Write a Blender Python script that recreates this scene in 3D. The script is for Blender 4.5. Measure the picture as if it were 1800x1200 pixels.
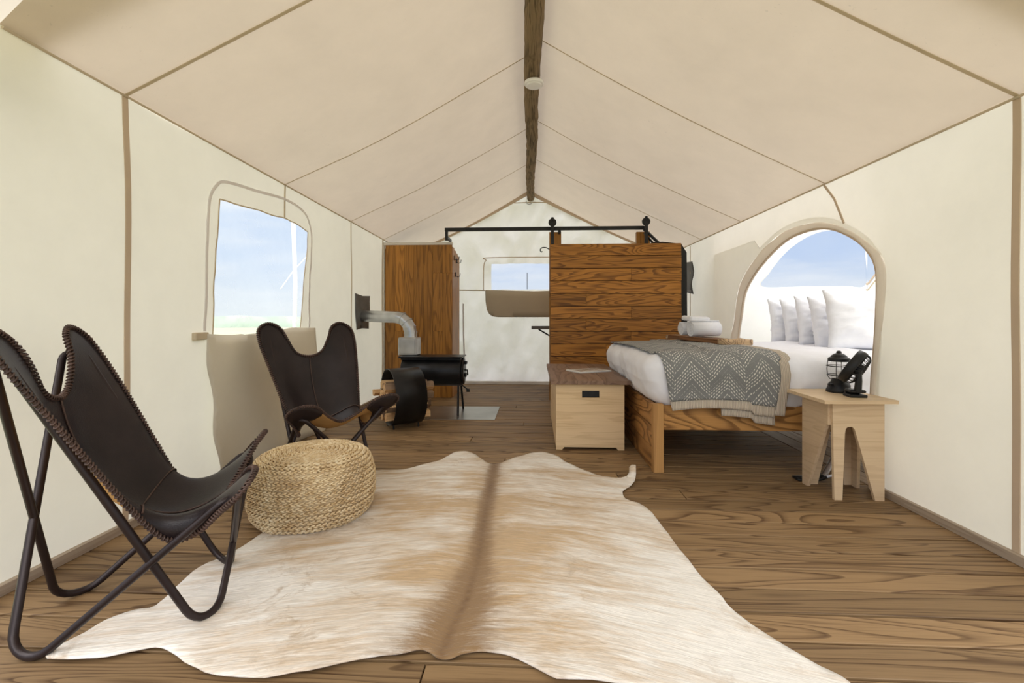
import bpy, bmesh, math, random
import numpy as np
from mathutils import Vector, Matrix, noise, geometry
random.seed(7)
PI = math.pi
for o in list(bpy.data.objects): bpy.data.objects.remove(o)
S = bpy.context.scene
C = S.collection

# ------------------------------------------------------------------ camera
cd = bpy.data.cameras.new('camera'); cam = bpy.data.objects.new('camera', cd); C.objects.link(cam)
cam.location = (0, 0, .95); cam.rotation_euler = (PI/2, 0, math.atan(.05))
cd.sensor_width = 36; cd.lens = 16; cd.shift_y = -40/1800; cd.clip_start = .02; cd.clip_end = 2000
S.camera = cam
# ------------------------------------------------------------------ world, sun, exposure
SKY = .88
w = bpy.data.worlds.new('sky'); S.world = w; w.use_nodes = True
nt = w.node_tree; nt.nodes.clear()
def wn(t): return nt.nodes.new(t)
wo = wn('ShaderNodeOutputWorld'); bg = wn('ShaderNodeBackground'); tc = wn('ShaderNodeTexCoord')
sx = wn('ShaderNodeSeparateXYZ'); nt.links.new(tc.outputs['Generated'], sx.inputs[0])
rp = wn('ShaderNodeValToRGB'); nt.links.new(sx.outputs[2], rp.inputs[0])
e = rp.color_ramp.elements
e[0].position = 0; e[0].color = (.80, .87, .93, 1); e[1].position = .75; e[1].color = (.30, .45, .85, 1)
x_ = e.new(.12); x_.color = (.56, .70, .95, 1)
mp = wn('ShaderNodeMapping'); nt.links.new(tc.outputs['Generated'], mp.inputs[0]); mp.inputs['Scale'].default_value = (1.6, 1.6, 9)
nz = wn('ShaderNodeTexNoise'); nt.links.new(mp.outputs[0], nz.inputs[0]); nz.inputs['Scale'].default_value = 1.3; nz.inputs['Detail'].default_value = 6; nz.inputs['Roughness'].default_value = .6
r2 = wn('ShaderNodeValToRGB'); nt.links.new(nz.outputs[0], r2.inputs[0]); r2.color_ramp.elements[0].position = .42; r2.color_ramp.elements[1].position = .72
mx = wn('ShaderNodeMix'); mx.data_type = 'RGBA'; nt.links.new(r2.outputs[0], mx.inputs['Factor']); nt.links.new(rp.outputs[0], mx.inputs['A']); mx.inputs['B'].default_value = (.93, .96, 1, 1)
nt.links.new(mx.outputs['Result'], bg.inputs[0]); bg.inputs[1].default_value = SKY; nt.links.new(bg.outputs[0], wo.inputs[0])
sd = bpy.data.lights.new('sun', 'SUN'); sun = bpy.data.objects.new('sun', sd); C.objects.link(sun)
sd.energy = 9.3; sd.angle = math.radians(110); sd.color = (1, .965, .91); sun.rotation_euler = (math.radians(14), math.radians(1), 0)
S.view_settings.view_transform = 'Standard'; S.view_settings.look = 'None'
S.view_settings.exposure = 0.06; S.view_settings.gamma = 1; S.view_settings.use_curve_mapping = False

# ------------------------------------------------------------------ material helpers
def mat_base(name, rough=.6, metal=0., spec=.4):
    m = bpy.data.materials.new(name); m.use_nodes = True
    t = m.node_tree; b = t.nodes['Principled BSDF']
    b.inputs['Roughness'].default_value = rough; b.inputs['Metallic'].default_value = metal
    b.inputs['Specular IOR Level'].default_value = spec
    return m, t, b
def N(t, kind, **k):
    n = t.nodes.new(kind)
    for a, v in k.items(): setattr(n, a, v)
    return n
def ramp(t, src, stops):
    r = N(t, 'ShaderNodeValToRGB'); t.links.new(src, r.inputs[0]); el = r.color_ramp.elements
    while len(el) > 1: el.remove(el[-1])
    el[0].position = stops[0][0]; c = stops[0][1]; el[0].color = (*c, 1) if len(c) == 3 else c
    for p, c in stops[1:]:
        q = el.new(p); q.color = (*c, 1)
    return r.outputs[0]
def math_(t, op, a, b=None, clamp=False):
    n = N(t, 'ShaderNodeMath', operation=op, use_clamp=clamp)
    for i, v in enumerate((a, b)):
        if v is None: continue
        if isinstance(v, (int, float)): n.inputs[i].default_value = v
        else: t.links.new(v, n.inputs[i])
    return n.outputs[0]
def mixc(t, f, a, b, blend='MIX'):
    n = N(t, 'ShaderNodeMix', data_type='RGBA', blend_type=blend)
    for k, v in (('Factor', f), ('A', a), ('B', b)):
        if isinstance(v, (int, float)): n.inputs[k].default_value = v
        elif isinstance(v, tuple): n.inputs[k].default_value = (*v, 1)
        else: t.links.new(v, n.inputs[k])
    return n.outputs['Result']
def coords(t, scale=(1, 1, 1), rand=False, src='Object'):
    tcn = N(t, 'ShaderNodeTexCoord'); out = tcn.outputs[src]
    if rand:
        oi = N(t, 'ShaderNodeObjectInfo'); v = N(t, 'ShaderNodeVectorMath', operation='SCALE')
        cx = N(t, 'ShaderNodeCombineXYZ')
        t.links.new(oi.outputs['Random'], cx.inputs[0])
        m2 = math_(t, 'MULTIPLY', oi.outputs['Random'], 7.31); t.links.new(m2, cx.inputs[1])
        m3 = math_(t, 'MULTIPLY', oi.outputs['Random'], 3.77); t.links.new(m3, cx.inputs[2])
        t.links.new(cx.outputs[0], v.inputs[0]); v.inputs['Scale'].default_value = 13
        a = N(t, 'ShaderNodeVectorMath', operation='ADD'); t.links.new(out, a.inputs[0]); t.links.new(v.outputs[0], a.inputs[1]); out = a.outputs[0]
    m = N(t, 'ShaderNodeMapping'); m.inputs['Scale'].default_value = scale; t.links.new(out, m.inputs[0])
    return m.outputs[0]
def tnoise(t, vec, scale=1, detail=2, rough=.5, dist=0):
    n = N(t, 'ShaderNodeTexNoise'); t.links.new(vec, n.inputs['Vector'])
    n.inputs['Scale'].default_value = scale; n.inputs['Detail'].default_value = detail; n.inputs['Roughness'].default_value = rough; n.inputs['Distortion'].default_value = dist
    return n.outputs[0]
def bump(t, b, h, strength=.2, dist=.002):
    n = N(t, 'ShaderNodeBump'); n.inputs['Strength'].default_value = strength; n.inputs['Distance'].default_value = dist
    t.links.new(h, n.inputs['Height']); t.links.new(n.outputs[0], b.inputs['Normal'])

def plain(name, col, rough=.5, metal=0., var=.0, spec=.4, bumps=0., bscale=60):
    m, t, b = mat_base(name, rough, metal, spec)
    v = coords(t)
    n = tnoise(t, v, bscale, 4, .6)
    if var:
        n2 = tnoise(t, v, bscale*.12, 3, .6)
        c = ramp(t, n2, [(.3, tuple(x*(1-var) for x in col)), (.7, tuple(min(1, x*(1+var)) for x in col))])
        t.links.new(c, b.inputs['Base Color'])
    else: b.inputs['Base Color'].default_value = (*col, 1)
    if bumps: bump(t, b, n, bumps)
    return m
def wood(name, light, dark, axis='x', rings=9, along=.5, across=7, rough=.5, contrast=.75, var=.25, fine=.35, spec=.3, dist=.4, thin=False):
    m, t, b = mat_base(name, rough, 0, spec)
    ix = 'xyz'.index(axis)
    sc = [across]*3; sc[ix] = along
    fs = [160]*3; fs[ix] = 4
    v = coords(t, tuple(sc), True); f = coords(t, tuple(fs), True)
    n = tnoise(t, v, 1, 1.6, .45, dist)
    fr = math_(t, 'FRACT', math_(t, 'MULTIPLY', n, float(rings)))
    g = ramp(t, fr, [(0, (0, 0, 0)), (.45, (.15, .15, .15)), (.80, (1, 1, 1)), (.95, (.85, .85, .85)), (1, (0, 0, 0))])
    if thin: g = ramp(t, fr, [(0, (0, 0, 0)), (.50, (.10, .10, .10)), (.78, (.55, .55, .55)), (.90, (1, 1, 1)), (.97, (.7, .7, .7)), (1, (0, 0, 0))])
    fib = tnoise(t, f, 1, 3, .6)
    fibr = ramp(t, fib, [(.3, (0, 0, 0)), (.7, (1, 1, 1))])
    gg = math_(t, 'ADD', math_(t, 'MULTIPLY', g, contrast), math_(t, 'MULTIPLY', math_(t, 'SUBTRACT', fibr, .5), fine), True)
    c = mixc(t, gg, light, dark)
    oi = N(t, 'ShaderNodeObjectInfo')
    val = math_(t, 'ADD', math_(t, 'MULTIPLY', oi.outputs['Random'], var), 1-var/2)
    cl = N(t, 'ShaderNodeVectorMath', operation='SCALE'); t.links.new(c, cl.inputs[0]); t.links.new(val, cl.inputs['Scale'])
    t.links.new(cl.outputs[0], b.inputs['Base Color'])
    bump(t, b, gg, .25, .001)
    return m
def canvas(name, col, trans=.35, var=.04, bscale=900, wr=0., crease_shade=0.):
    m = bpy.data.materials.new(name); m.use_nodes = True; t = m.node_tree; t.nodes.clear()
    v = coords(t)
    n = tnoise(t, v, 3, 6, .65)
    c = ramp(t, n, [(.3, tuple(x*(1-var) for x in col)), (.7, tuple(min(1, x*(1+var)) for x in col))])
    if crease_shade:
        s = tnoise(t, coords(t, (1, 2.2, 1)), 26, 3, .7, 1.5)
        s2 = tnoise(t, v, 1.3, 2)
        k = math_(t, 'MULTIPLY', ramp(t, s, [(.66, (0, 0, 0)), (.72, (1, 1, 1))]), ramp(t, s2, [(.4, (0, 0, 0)), (.7, (1, 1, 1))]))
        c = mixc(t, math_(t, 'MULTIPLY', k, crease_shade), c, tuple(x*.55 for x in col))  # darker flecks put the shade of small creases into the canvas colour
    wv = tnoise(t, v, bscale, 2, .8)
    big = tnoise(t, v, 5, 3, .5)
    hh = math_(t, 'ADD', math_(t, 'MULTIPLY', wv, .12), math_(t, 'MULTIPLY', big, 4*wr+.4))
    bn = N(t, 'ShaderNodeBump'); bn.inputs['Strength'].default_value = .5; bn.inputs['Distance'].default_value = .006; t.links.new(hh, bn.inputs['Height'])
    d = N(t, 'ShaderNodeBsdfDiffuse'); tr = N(t, 'ShaderNodeBsdfTranslucent'); mxs = N(t, 'ShaderNodeMixShader'); mxs.inputs[0].default_value = trans
    for q in (d, tr): t.links.new(c, q.inputs['Color']); t.links.new(bn.outputs[0], q.inputs['Normal'])
    o = N(t, 'ShaderNodeOutputMaterial'); t.links.new(d.outputs[0], mxs.inputs[1]); t.links.new(tr.outputs[0], mxs.inputs[2]); t.links.new(mxs.outputs[0], o.inputs[0])
    return m
def film(name, clear=.8, col=(.95, .97, 1), mesh=False):
    m = bpy.data.materials.new(name); m.use_nodes = True; t = m.node_tree; t.nodes.clear()
    a = N(t, 'ShaderNodeBsdfTransparent'); d = N(t, 'ShaderNodeBsdfTranslucent'); g = N(t, 'ShaderNodeBsdfGlossy'); g.inputs['Roughness'].default_value = .15
    d.inputs['Color'].default_value = (*col, 1)
    f = math_(t, 'ADD', math_(t, 'MULTIPLY', tnoise(t, coords(t, (1, 1, 1)), 2.5, 4, .6), .18), 1-clear-.09, True)
    m1 = N(t, 'ShaderNodeMixShader'); t.links.new(f, m1.inputs[0]); t.links.new(a.outputs[0], m1.inputs[1]); t.links.new(d.outputs[0], m1.inputs[2])
    if not mesh:
        o = N(t, 'ShaderNodeOutputMaterial'); t.links.new(m1.outputs[0], o.inputs[0]); return m
    m2 = N(t, 'ShaderNodeMixShader'); m2.inputs[0].default_value = .03; t.links.new(m1.outputs[0], m2.inputs[1]); t.links.new(g.outputs[0], m2.inputs[2])
    o = N(t, 'ShaderNodeOutputMaterial'); t.links.new(m2.outputs[0], o.inputs[0]); return m

M = {}
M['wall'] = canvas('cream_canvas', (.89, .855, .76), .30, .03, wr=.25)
M['roof'] = canvas('tan_roof_canvas', (.77, .675, .55), .13, .04, wr=.2, crease_shade=.45)
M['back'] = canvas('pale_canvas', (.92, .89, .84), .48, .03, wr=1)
M['awning'] = canvas('porch_fly_canvas', (.70, .65, .57), .26, .03)
M['alcove'] = canvas('white_canvas', (.95, .93, .89), .48, .02, wr=.5)
M['flap'] = canvas('beige_flap_canvas', (.86, .81, .71), .32, .03, wr=.4)
M['tan_flap'] = canvas('tan_flap_canvas', (.66, .58, .46), .2, .03)
M['seam'] = canvas('tan_webbing', (.74, .61, .47), .22, .05)
M['seam_light'] = canvas('pale_webbing', (.72, .62, .47), .2, .05)
M['zipper'] = canvas('pale_grey_zipper_tape', (.93, .90, .89), .32, .03)
M['arch'] = canvas('arch_sleeve_canvas', (.90, .84, .76), .42, .05, wr=1)
M['roof_seam'] = canvas('roof_stitching', (.68, .57, .41), .1, .05)
M['film'] = film('clear_vinyl', .70, (.78, .82, .86)); M['mesh'] = film('alcove_clear_vinyl', .94)
M['plank'] = wood('weathered_deck_pine', (.285, .180, .088), (.085, .042, .017), 'x', rings=15, along=.5, across=5.4, rough=.55, contrast=.85, var=.4, fine=.55, thin=True, dist=.7)
M['plank_y'] = wood('weathered_deck_pine_lengthwise', (.36, .25, .16), (.15, .09, .055), 'y', rings=14, along=.4, across=5.5, contrast=.6, var=.3)
M['door_wood'] = wood('stained_pine_boards', (.50, .215, .040), (.12, .042, .008), 'x', rings=15, along=.9, across=8, rough=.42, contrast=.75, var=.35, fine=.5)
M['part_wood'] = wood('stained_upright_boards', (.42, .185, .034), (.12, .045, .008), 'z', rings=10, along=.7, across=7, rough=.42, contrast=.55, var=.45, fine=.6)
M['bed_x'] = wood('bed_pine', (.54, .275, .085), (.15, .060, .015), 'x', rings=11, along=1.1, across=6, rough=.45, contrast=.8, var=.15)
M['bed_y'] = wood('bed_pine_lengthwise', (.48, .24, .08), (.14, .055, .015), 'y', rings=11, along=1.1, across=6, contrast=.8, var=.2)
M['bed_z'] = wood('bed_pine_upright', (.50, .27, .095), (.30, .14, .045), 'z', rings=6, along=.5, across=9, contrast=.5, var=.15)
M['bamboo'] = wood('pale_bamboo', (.86, .64, .38), (.60, .39, .19), 'x', rings=4, along=1.3, across=16, rough=.5, contrast=.35, var=.05, fine=.55)
M['bamboo_y'] = wood('pale_bamboo_side', (.82, .60, .35), (.58, .37, .18), 'y', rings=4, along=1.3, across=16, contrast=.35, var=.05, fine=.55)
M['lid'] = wood('worn_brown_lid_wood', (.26, .165, .115), (.12, .065, .042), 'y', rings=7, along=.9, across=7, contrast=.6, var=.3, fine=.5)
M['tray'] = wood('brown_tray_wood', (.26, .12, .05), (.12, .05, .02), 'x', rings=7, along=1, across=9, contrast=.6)
M['bark_end'] = wood('pale_live_edge_wood', (.55, .38, .22), (.16, .09, .05), 'y', rings=8, along=9, across=9, contrast=.8)
M['log_in'] = wood('split_firewood', (.72, .47, .24), (.42, .22, .09), 'x', rings=6, along=.8, across=14, rough=.75, contrast=.5, var=.4, fine=.7)
M['bark'] = plain('grey_bark', (.20, .13, .08), .9, 0, .4, bumps=.8, bscale=60)
M['table'] = wood('oak_ply', (.76, .58, .38), (.58, .40, .23), 'x', rings=5, along=1.2, across=14, contrast=.4, var=.04, fine=.5)
M['table_y'] = wood('oak_ply_side', (.74, .56, .37), (.56, .39, .22), 'y', rings=5, along=1.2, across=14, contrast=.4, var=.04, fine=.5)
M['beam'] = wood('rough_pine_beam', (.26, .185, .10), (.055, .040, .020), 'y', rings=5, along=1.5, across=14, rough=.85, contrast=.6, var=0, fine=1.3)
M['base'] = wood('grey_brown_skirting', (.44, .36, .28), (.28, .21, .15), 'y', rings=5, along=.8, across=20, contrast=.5, var=.2)
M['joist'] = plain('dark_underfloor', (.02, .014, .009), .9)
M['black'] = plain('black_powder_coat', (.018, .018, .019), .42, .3, .15, bumps=.1, bscale=300)
M['steel_black'] = plain('blued_black_steel', (.022, .022, .024), .36, .65, .3, bumps=.12, bscale=40)
M['rod'] = plain('dark_brown_painted_rod', (.030, .020, .020), .38, .35, .15)
M['galv'] = plain('galvanised_steel', (.52, .53, .54), .32, .95, .35, bumps=.15, bscale=25)
M['hearth'] = plain('scuffed_steel_sheet', (.42, .42, .41), .34, .9, .25, bumps=.15, bscale=14)
M['greyrubber'] = plain('grey_silicone', (.16, .16, .16), .55, 0, .2, bumps=.2)
M['white'] = plain('white_plastic', (.90, .89, .88), .4)
M['linen'] = plain('white_cotton', (.90, .91, .98), .85, 0, .02, bumps=.35, bscale=220)
M['pillow'] = plain('pillow_cotton', (.91, .92, .99), .85, 0, .02, bumps=.3, bscale=200)
M['towel'] = plain('white_terry', (.90, .91, .97), .95, 0, .02, bumps=1, bscale=500)
M['glass'] = film('lantern_glass', .9, mesh=True)
M['leather_under'] = plain('tan_suede_underside', (.55, .31, .11), .8, 0, .15, bumps=.2)
M['lace'] = plain('brown_leather_lace', (.075, .042, .032), .5, 0, .5, bscale=120)
M['paper'] = plain('white_paper', (.82, .82, .80), .5)
M['silver'] = plain('silver_tube', (.6, .6, .62), .3, .9)
def leather():
    m, t, b = mat_base('dark_brown_leather', .38, 0, .30)
    v = coords(t)
    c = ramp(t, tnoise(t, v, 5, 4, .6), [(.3, (.014, .0095, .0105)), (.7, (.030, .020, .021))])
    t.links.new(c, b.inputs['Base Color'])
    vo = N(t, 'ShaderNodeTexVoronoi'); vo.inputs['Scale'].default_value = 260; t.links.new(v, vo.inputs['Vector'])
    bump(t, b, math_(t, 'ADD', vo.outputs['Distance'], math_(t, 'MULTIPLY', tnoise(t, v, 30, 3), .8)), .18, .002)
    return m
M['leather'] = leather()
def jute():
    m, t, b = mat_base('braided_jute', .85, 0, .2)
    v = coords(t)
    n = tnoise(t, v, 38, 3, .7); n2 = tnoise(t, v, 7, 3, .6)
    c = ramp(t, n, [(.25, (.38, .24, .11)), (.40, (.70, .52, .29)), (.58, (.86, .71, .47)), (.8, (.93, .84, .64))])
    c2 = mixc(t, ramp(t, n2, [(.4, (0, 0, 0)), (.7, (.5, .5, .5))]), c, (.42, .26, .12))
    t.links.new(c2, b.inputs['Base Color'])
    bump(t, b, tnoise(t, coords(t, (1, 1, 1)), 420, 3, .7), .3, .002)
    return m
M['jute'] = jute()
def hide():
    m, t, b = mat_base('brindle_cowhide', .75, 0, .25)
    a1 = N(t, 'ShaderNodeAttribute', attribute_name='across').outputs['Fac']
    a2 = N(t, 'ShaderNodeAttribute', attribute_name='spine').outputs['Fac']
    a3 = N(t, 'ShaderNodeAttribute', attribute_name='pale').outputs['Fac']
    al = N(t, 'ShaderNodeAttribute', attribute_name='along').outputs['Fac']
    cx = N(t, 'ShaderNodeCombineXYZ'); t.links.new(a1, cx.inputs[0]); t.links.new(al, cx.inputs[1])
    def st(sx_, sy_, d=5, r=.65, di=.4):
        mm = N(t, 'ShaderNodeMapping'); mm.inputs['Scale'].default_value = (sx_, sy_, 1); t.links.new(cx.outputs[0], mm.inputs[0])
        return tnoise(t, mm.outputs[0], 1, d, r, di)
    streak = st(3.6, 27, 6, .7, .6); patch = st(2.2, 4, 3, .5); fine = st(16, 150, 3, .6, 0)
    k = math_(t, 'ADD', math_(t, 'MULTIPLY', streak, .7), math_(t, 'MULTIPLY', patch, .6))
    k = math_(t, 'SUBTRACT', k, a3)
    tan = ramp(t, k, [(.38, (0, 0, 0)), (.52, (.45, .45, .45)), (.68, (1, 1, 1))])
    base = mixc(t, tan, (.90, .86, .80), (.58, .41, .24))
    sp0 = tnoise(t, coords(t), 6.5, 5, .7, .8); sp1 = tnoise(t, coords(t, (1, 1, 1)), 1.7, 2)
    spk = math_(t, 'MULTIPLY', ramp(t, sp0, [(.54, (0, 0, 0)), (.66, (1, 1, 1))]), ramp(t, sp1, [(.48, (0, 0, 0)), (.60, (.75, .75, .75))]))
    base = mixc(t, spk, base, (.46, .33, .20))
    f = ramp(t, fine, [(.3, (.80, .80, .80)), (.7, (1.08, 1.08, 1.08))])
    base = mixc(t, 1., base, f, 'MULTIPLY')
    a4 = N(t, 'ShaderNodeAttribute', attribute_name='ridge').outputs['Fac']
    sp = math_(t, 'MULTIPLY', a2, math_(t, 'MULTIPLY', math_(t, 'SUBTRACT', st(9, 60, 6, .85), .20), 3.3), True)
    c = mixc(t, ramp(t, sp, [(.12, (0, 0, 0)), (.6, (.75, .75, .75)), (1, (1, 1, 1))]), base, (.27, .165, .078))
    c = mixc(t, math_(t, 'MULTIPLY', a4, math_(t, 'ADD', st(5, 20), .55), True), c, (.17, .09, .035))
    t.links.new(c, b.inputs['Base Color'])
    b.inputs['Sheen Weight'].default_value = .15
    bump(t, b, math_(t, 'ADD', fine, math_(t, 'MULTIPLY', streak, .6)), .5, .006)
    return m
M['hide'] = hide()
def knit():
    m, t, b = mat_base('grey_knit_throw', .9, 0, .15)
    tcn = N(t, 'ShaderNodeUVMap'); s = N(t, 'ShaderNodeSeparateXYZ'); t.links.new(tcn.outputs[0], s.inputs[0])
    u, v = s.outputs[0], s.outputs[1]          # metres
    tri = math_(t, 'ABSOLUTE', math_(t, 'SUBTRACT', math_(t, 'FRACT', math_(t, 'MULTIPLY', u, 1/.21)), .5))
    wob = math_(t, 'MULTIPLY', tnoise(t, coords(t, (1, 1, 1)), 9, 2), .03)
    c = math_(t, 'ADD', math_(t, 'ADD', v, wob), math_(t, 'MULTIPLY', tri, .24))
    ln = math_(t, 'LESS_THAN', math_(t, 'FRACT', math_(t, 'MULTIPLY', c, 1/.023)), .34)
    ds = math_(t, 'LESS_THAN', math_(t, 'FRACT', math_(t, 'MULTIPLY', u, 1/.0145)), .58)
    grp = math_(t, 'FRACT', math_(t, 'ADD', math_(t, 'MULTIPLY', c, 1/.17), math_(t, 'MULTIPLY', math_(t, 'FLOOR', math_(t, 'MULTIPLY', u, 1/.21)), .45)))
    g = math_(t, 'LESS_THAN', grp, .62)
    alt = math_(t, 'MULTIPLY', math_(t, 'GREATER_THAN', grp, .78), math_(t, 'LESS_THAN', grp, .86))
    k = math_(t, 'MULTIPLY', math_(t, 'MULTIPLY', ln, ds), math_(t, 'MAXIMUM', g, alt))
    n = tnoise(t, coords(t), 350, 2)
    base = ramp(t, n, [(.3, (.20, .205, .205)), (.7, (.30, .305, .305))])
    t.links.new(mixc(t, k, base, (.84, .82, .77)), b.inputs['Base Color'])
    bump(t, b, math_(t, 'ADD', n, math_(t, 'MULTIPLY', k, 1.5)), .8, .003)
    return m
M['knit'] = knit()
def rib():
    m, t, b = mat_base('cream_ribbed_knit', .9, 0, .15)
    tcn = N(t, 'ShaderNodeUVMap'); s = N(t, 'ShaderNodeSeparateXYZ'); t.links.new(tcn.outputs[0], s.inputs[0])
    k = math_(t, 'SINE', math_(t, 'MULTIPLY', s.outputs[0], 700))
    t.links.new(ramp(t, k, [(0, (.52, .44, .36)), (.8, (.72, .64, .54))]), b.inputs['Base Color'])
    bump(t, b, k, .6, .003); return m
M['rib'] = rib()
def grass():
    m, t, b = mat_base('meadow', .9, 0, .1)
    n = tnoise(t, coords(t), .4, 6, .7)
    t.links.new(ramp(t, n, [(.3, (.24, .25, .15)), (.7, (.36, .36, .24))]), b.inputs['Base Color']); return m
M['grass'] = grass()
M['tree'] = plain('hazy_foliage', (.32, .42, .30), .9, 0, .25, bscale=3)

# ------------------------------------------------------------------ mesh helpers
class MB:
    def __init__(s): s.v = []; s.f = []; s.sm = []; s.mi = []
    def add(s, vs, fs, smooth=False, mi=0):
        o = len(s.v); s.v += [tuple(p) for p in vs]; s.f += [tuple(i+o for i in f) for f in fs]; s.sm += [smooth]*len(fs); s.mi += [mi]*len(fs); return s
    def box(s, x0, x1, y0, y1, z0, z1, bev=0., mi=0, mat4=None):
        b = bmesh.new(); bmesh.ops.create_cube(b, size=1)
        for v in b.verts: v.co = Vector(((x0+x1)/2+v.co.x*(x1-x0), (y0+y1)/2+v.co.y*(y1-y0), (z0+z1)/2+v.co.z*(z1-z0)))
        if bev: bmesh.ops.bevel(b, geom=b.edges[:], offset=bev, segments=1, affect='EDGES', profile=.5)
        if mat4: b.transform(mat4)
        b.verts.index_update(); s.add([v.co[:] for v in b.verts], [[v.index for v in f.verts] for f in b.faces], False, mi); b.free(); return s
    def tube(s, path, r, n=10, closed=False, caps=True, mi=0, radii=None):
        P = [Vector(p) for p in path]; L = len(P); rings = []
        up = None
        for i in range(L):
            if closed: d = P[(i+1) % L]-P[i-1]
            else: d = P[min(i+1, L-1)]-P[max(i-1, 0)]
            d.normalize()
            if up is None:
                up = Vector((0, 0, 1)) if abs(d.z) < .9 else Vector((1, 0, 0))
            a = (up - d*up.dot(d))
            if a.length < 1e-5: a = d.orthogonal()
            a.normalize(); up = a; b = d.cross(a)
            rr = radii[i] if radii else r
            rings.append([P[i]+(a*math.cos(2*PI*k/n)+b*math.sin(2*PI*k/n))*rr for k in range(n)])
        vs = [v for q in rings for v in q]; fs = []
        for i in range(L if closed else L-1):
            j = (i+1) % L
            for k in range(n): fs.append((i*n+k, i*n+(k+1) % n, j*n+(k+1) % n, j*n+k))
        s.add(vs, fs, True, mi)
        if caps and not closed:
            s.add(rings[0], [tuple(range(n))[::-1]], False, mi); s.add(rings[-1], [tuple(range(n))], False, mi)
        return s
    def lathe(s, prof, n=24, c=(0, 0, 0), m4=None, mi=0):
        vs = []; fs = []; L = len(prof)
        for r, z in prof:
            for k in range(n):
                p = Vector((r*math.cos(2*PI*k/n), r*math.sin(2*PI*k/n), z))
                vs.append((m4 @ p if m4 else p)+Vector(c))
        for i in range(L-1):
            for k in range(n): fs.append((i*n+k, i*n+(k+1) % n, (i+1)*n+(k+1) % n, (i+1)*n+k))
        s.add(vs, fs, True, mi); return s
    def prism(s, poly, axis, a0, a1, mi=0, m4=None):
        # poly in the two other axes, extruded along axis between a0 and a1
        def P(p, a):
            q = {'x': (a, p[0], p[1]), 'y': (p[0], a, p[1]), 'z': (p[0], p[1], a)}[axis]
            return (m4 @ Vector(q))[:] if m4 else q
        n = len(poly)
        vs = [P(p, a0) for p in poly]+[P(p, a1) for p in poly]
        tri = geometry.tessellate_polygon([[Vector((p[0], p[1], 0)) for p in poly]])
        fs = [tuple(t) for t in tri]+[tuple(i+n for i in t[::-1]) for t in tri]+[(i, (i+1) % n, n+(i+1) % n, n+i) for i in range(n)]
        s.add(vs, fs, False, mi); return s
    def build(s, name, mats, parent=None, label=None, cat=None, group=None, kind=None, loc=None, recalc=True, auto=None):
        me = bpy.data.meshes.new(name); me.from_pydata(s.v, [], s.f)
        for p, sm, mi in zip(me.polygons, s.sm, s.mi): p.use_smooth = sm; p.material_index = mi
        if recalc:
            b = bmesh.new(); b.from_mesh(me); bmesh.ops.recalc_face_normals(b, faces=b.faces[:]); b.to_mesh(me); b.free()
        if not isinstance(mats, (list, tuple)): mats = [mats]
        for m in mats: me.materials.append(m)
        o = bpy.data.objects.new(name, me); C.objects.link(o)
        if loc: o.location = loc
        if parent: o.parent = parent
        tag(o, label, cat, group, kind); return o
def tag(o, label=None, cat=None, group=None, kind=None):
    for k, v in (('label', label), ('category', cat), ('group', group), ('kind', kind)):
        if v: o[k] = v
    return o
def empty(name, loc=(0, 0, 0), rz=0, label=None, cat=None, group=None, kind=None):
    o = bpy.data.objects.new(name, None); C.objects.link(o); o.location = loc; o.rotation_euler = (0, 0, rz); o.empty_display_size = .1
    return tag(o, label, cat, group, kind)
def obj_like(src, name, parent, loc, rot=(0, 0, 0), label=None, cat=None):
    o = src.copy(); C.objects.link(o); o.name = name; o.parent = parent; o.location = loc; o.rotation_euler = rot; return o
def copy_tree(o, parent=None):
    c = o.copy(); C.objects.link(c); c.parent = parent
    for ch in list(o.children): copy_tree(ch, c)
    return c
_boards = {}
def board(name, size, loc, m, parent, bev=.0025, rot=(0, 0, 0), label=None):
    k = (tuple(round(x, 3) for x in size), m.name, name)
    if k not in _boards:
        a, b_, c = (x/2 for x in size); q = MB().box(-a, a, -b_, b_, -c, c, bev)
        o = q.build(name, m, parent, loc=loc); _boards[k] = o.data
    else:
        o = bpy.data.objects.new(name, _boards[k]); C.objects.link(o); o.parent = parent; o.location = loc
    o.rotation_euler = rot
    if label: o['label'] = label
    return o
def catmull(pts, per=8, closed=True):
    P = [np.array(p, float) for p in pts]; n = len(P); out = []
    rng = range(n) if closed else range(n-1)
    for i in rng:
        g = (lambda k: P[k % n]) if closed else (lambda k: P[min(max(k, 0), n-1)])
        a, b, c, d = g(i-1), g(i), g(i+1), g(i+2)
        for j in range(per):
            t = j/per; out.append(.5*((2*b)+(-a+c)*t+(2*a-5*b+4*c-d)*t*t+(-a+3*b-3*c+d)*t**3))
    if not closed: out.append(P[-1])
    return out
def inside(x, y, poly):
    c = False; n = len(poly); j = n-1
    for i in range(n):
        xi, yi = poly[i][0], poly[i][1]; xj, yj = poly[j][0], poly[j][1]
        if (yi > y) != (yj > y) and x < (xj-xi)*(y-yi)/(yj-yi)+xi: c = not c
        j = i
    return c
def densify(poly, step):
    out = []; n = len(poly)
    for i in range(n):
        a = Vector(poly[i][:2]); b = Vector(poly[(i+1) % n][:2]); k = max(1, int((b-a).length/step))
        for j in range(k): out.append(tuple(a.lerp(b, j/k)))
    return out
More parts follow.
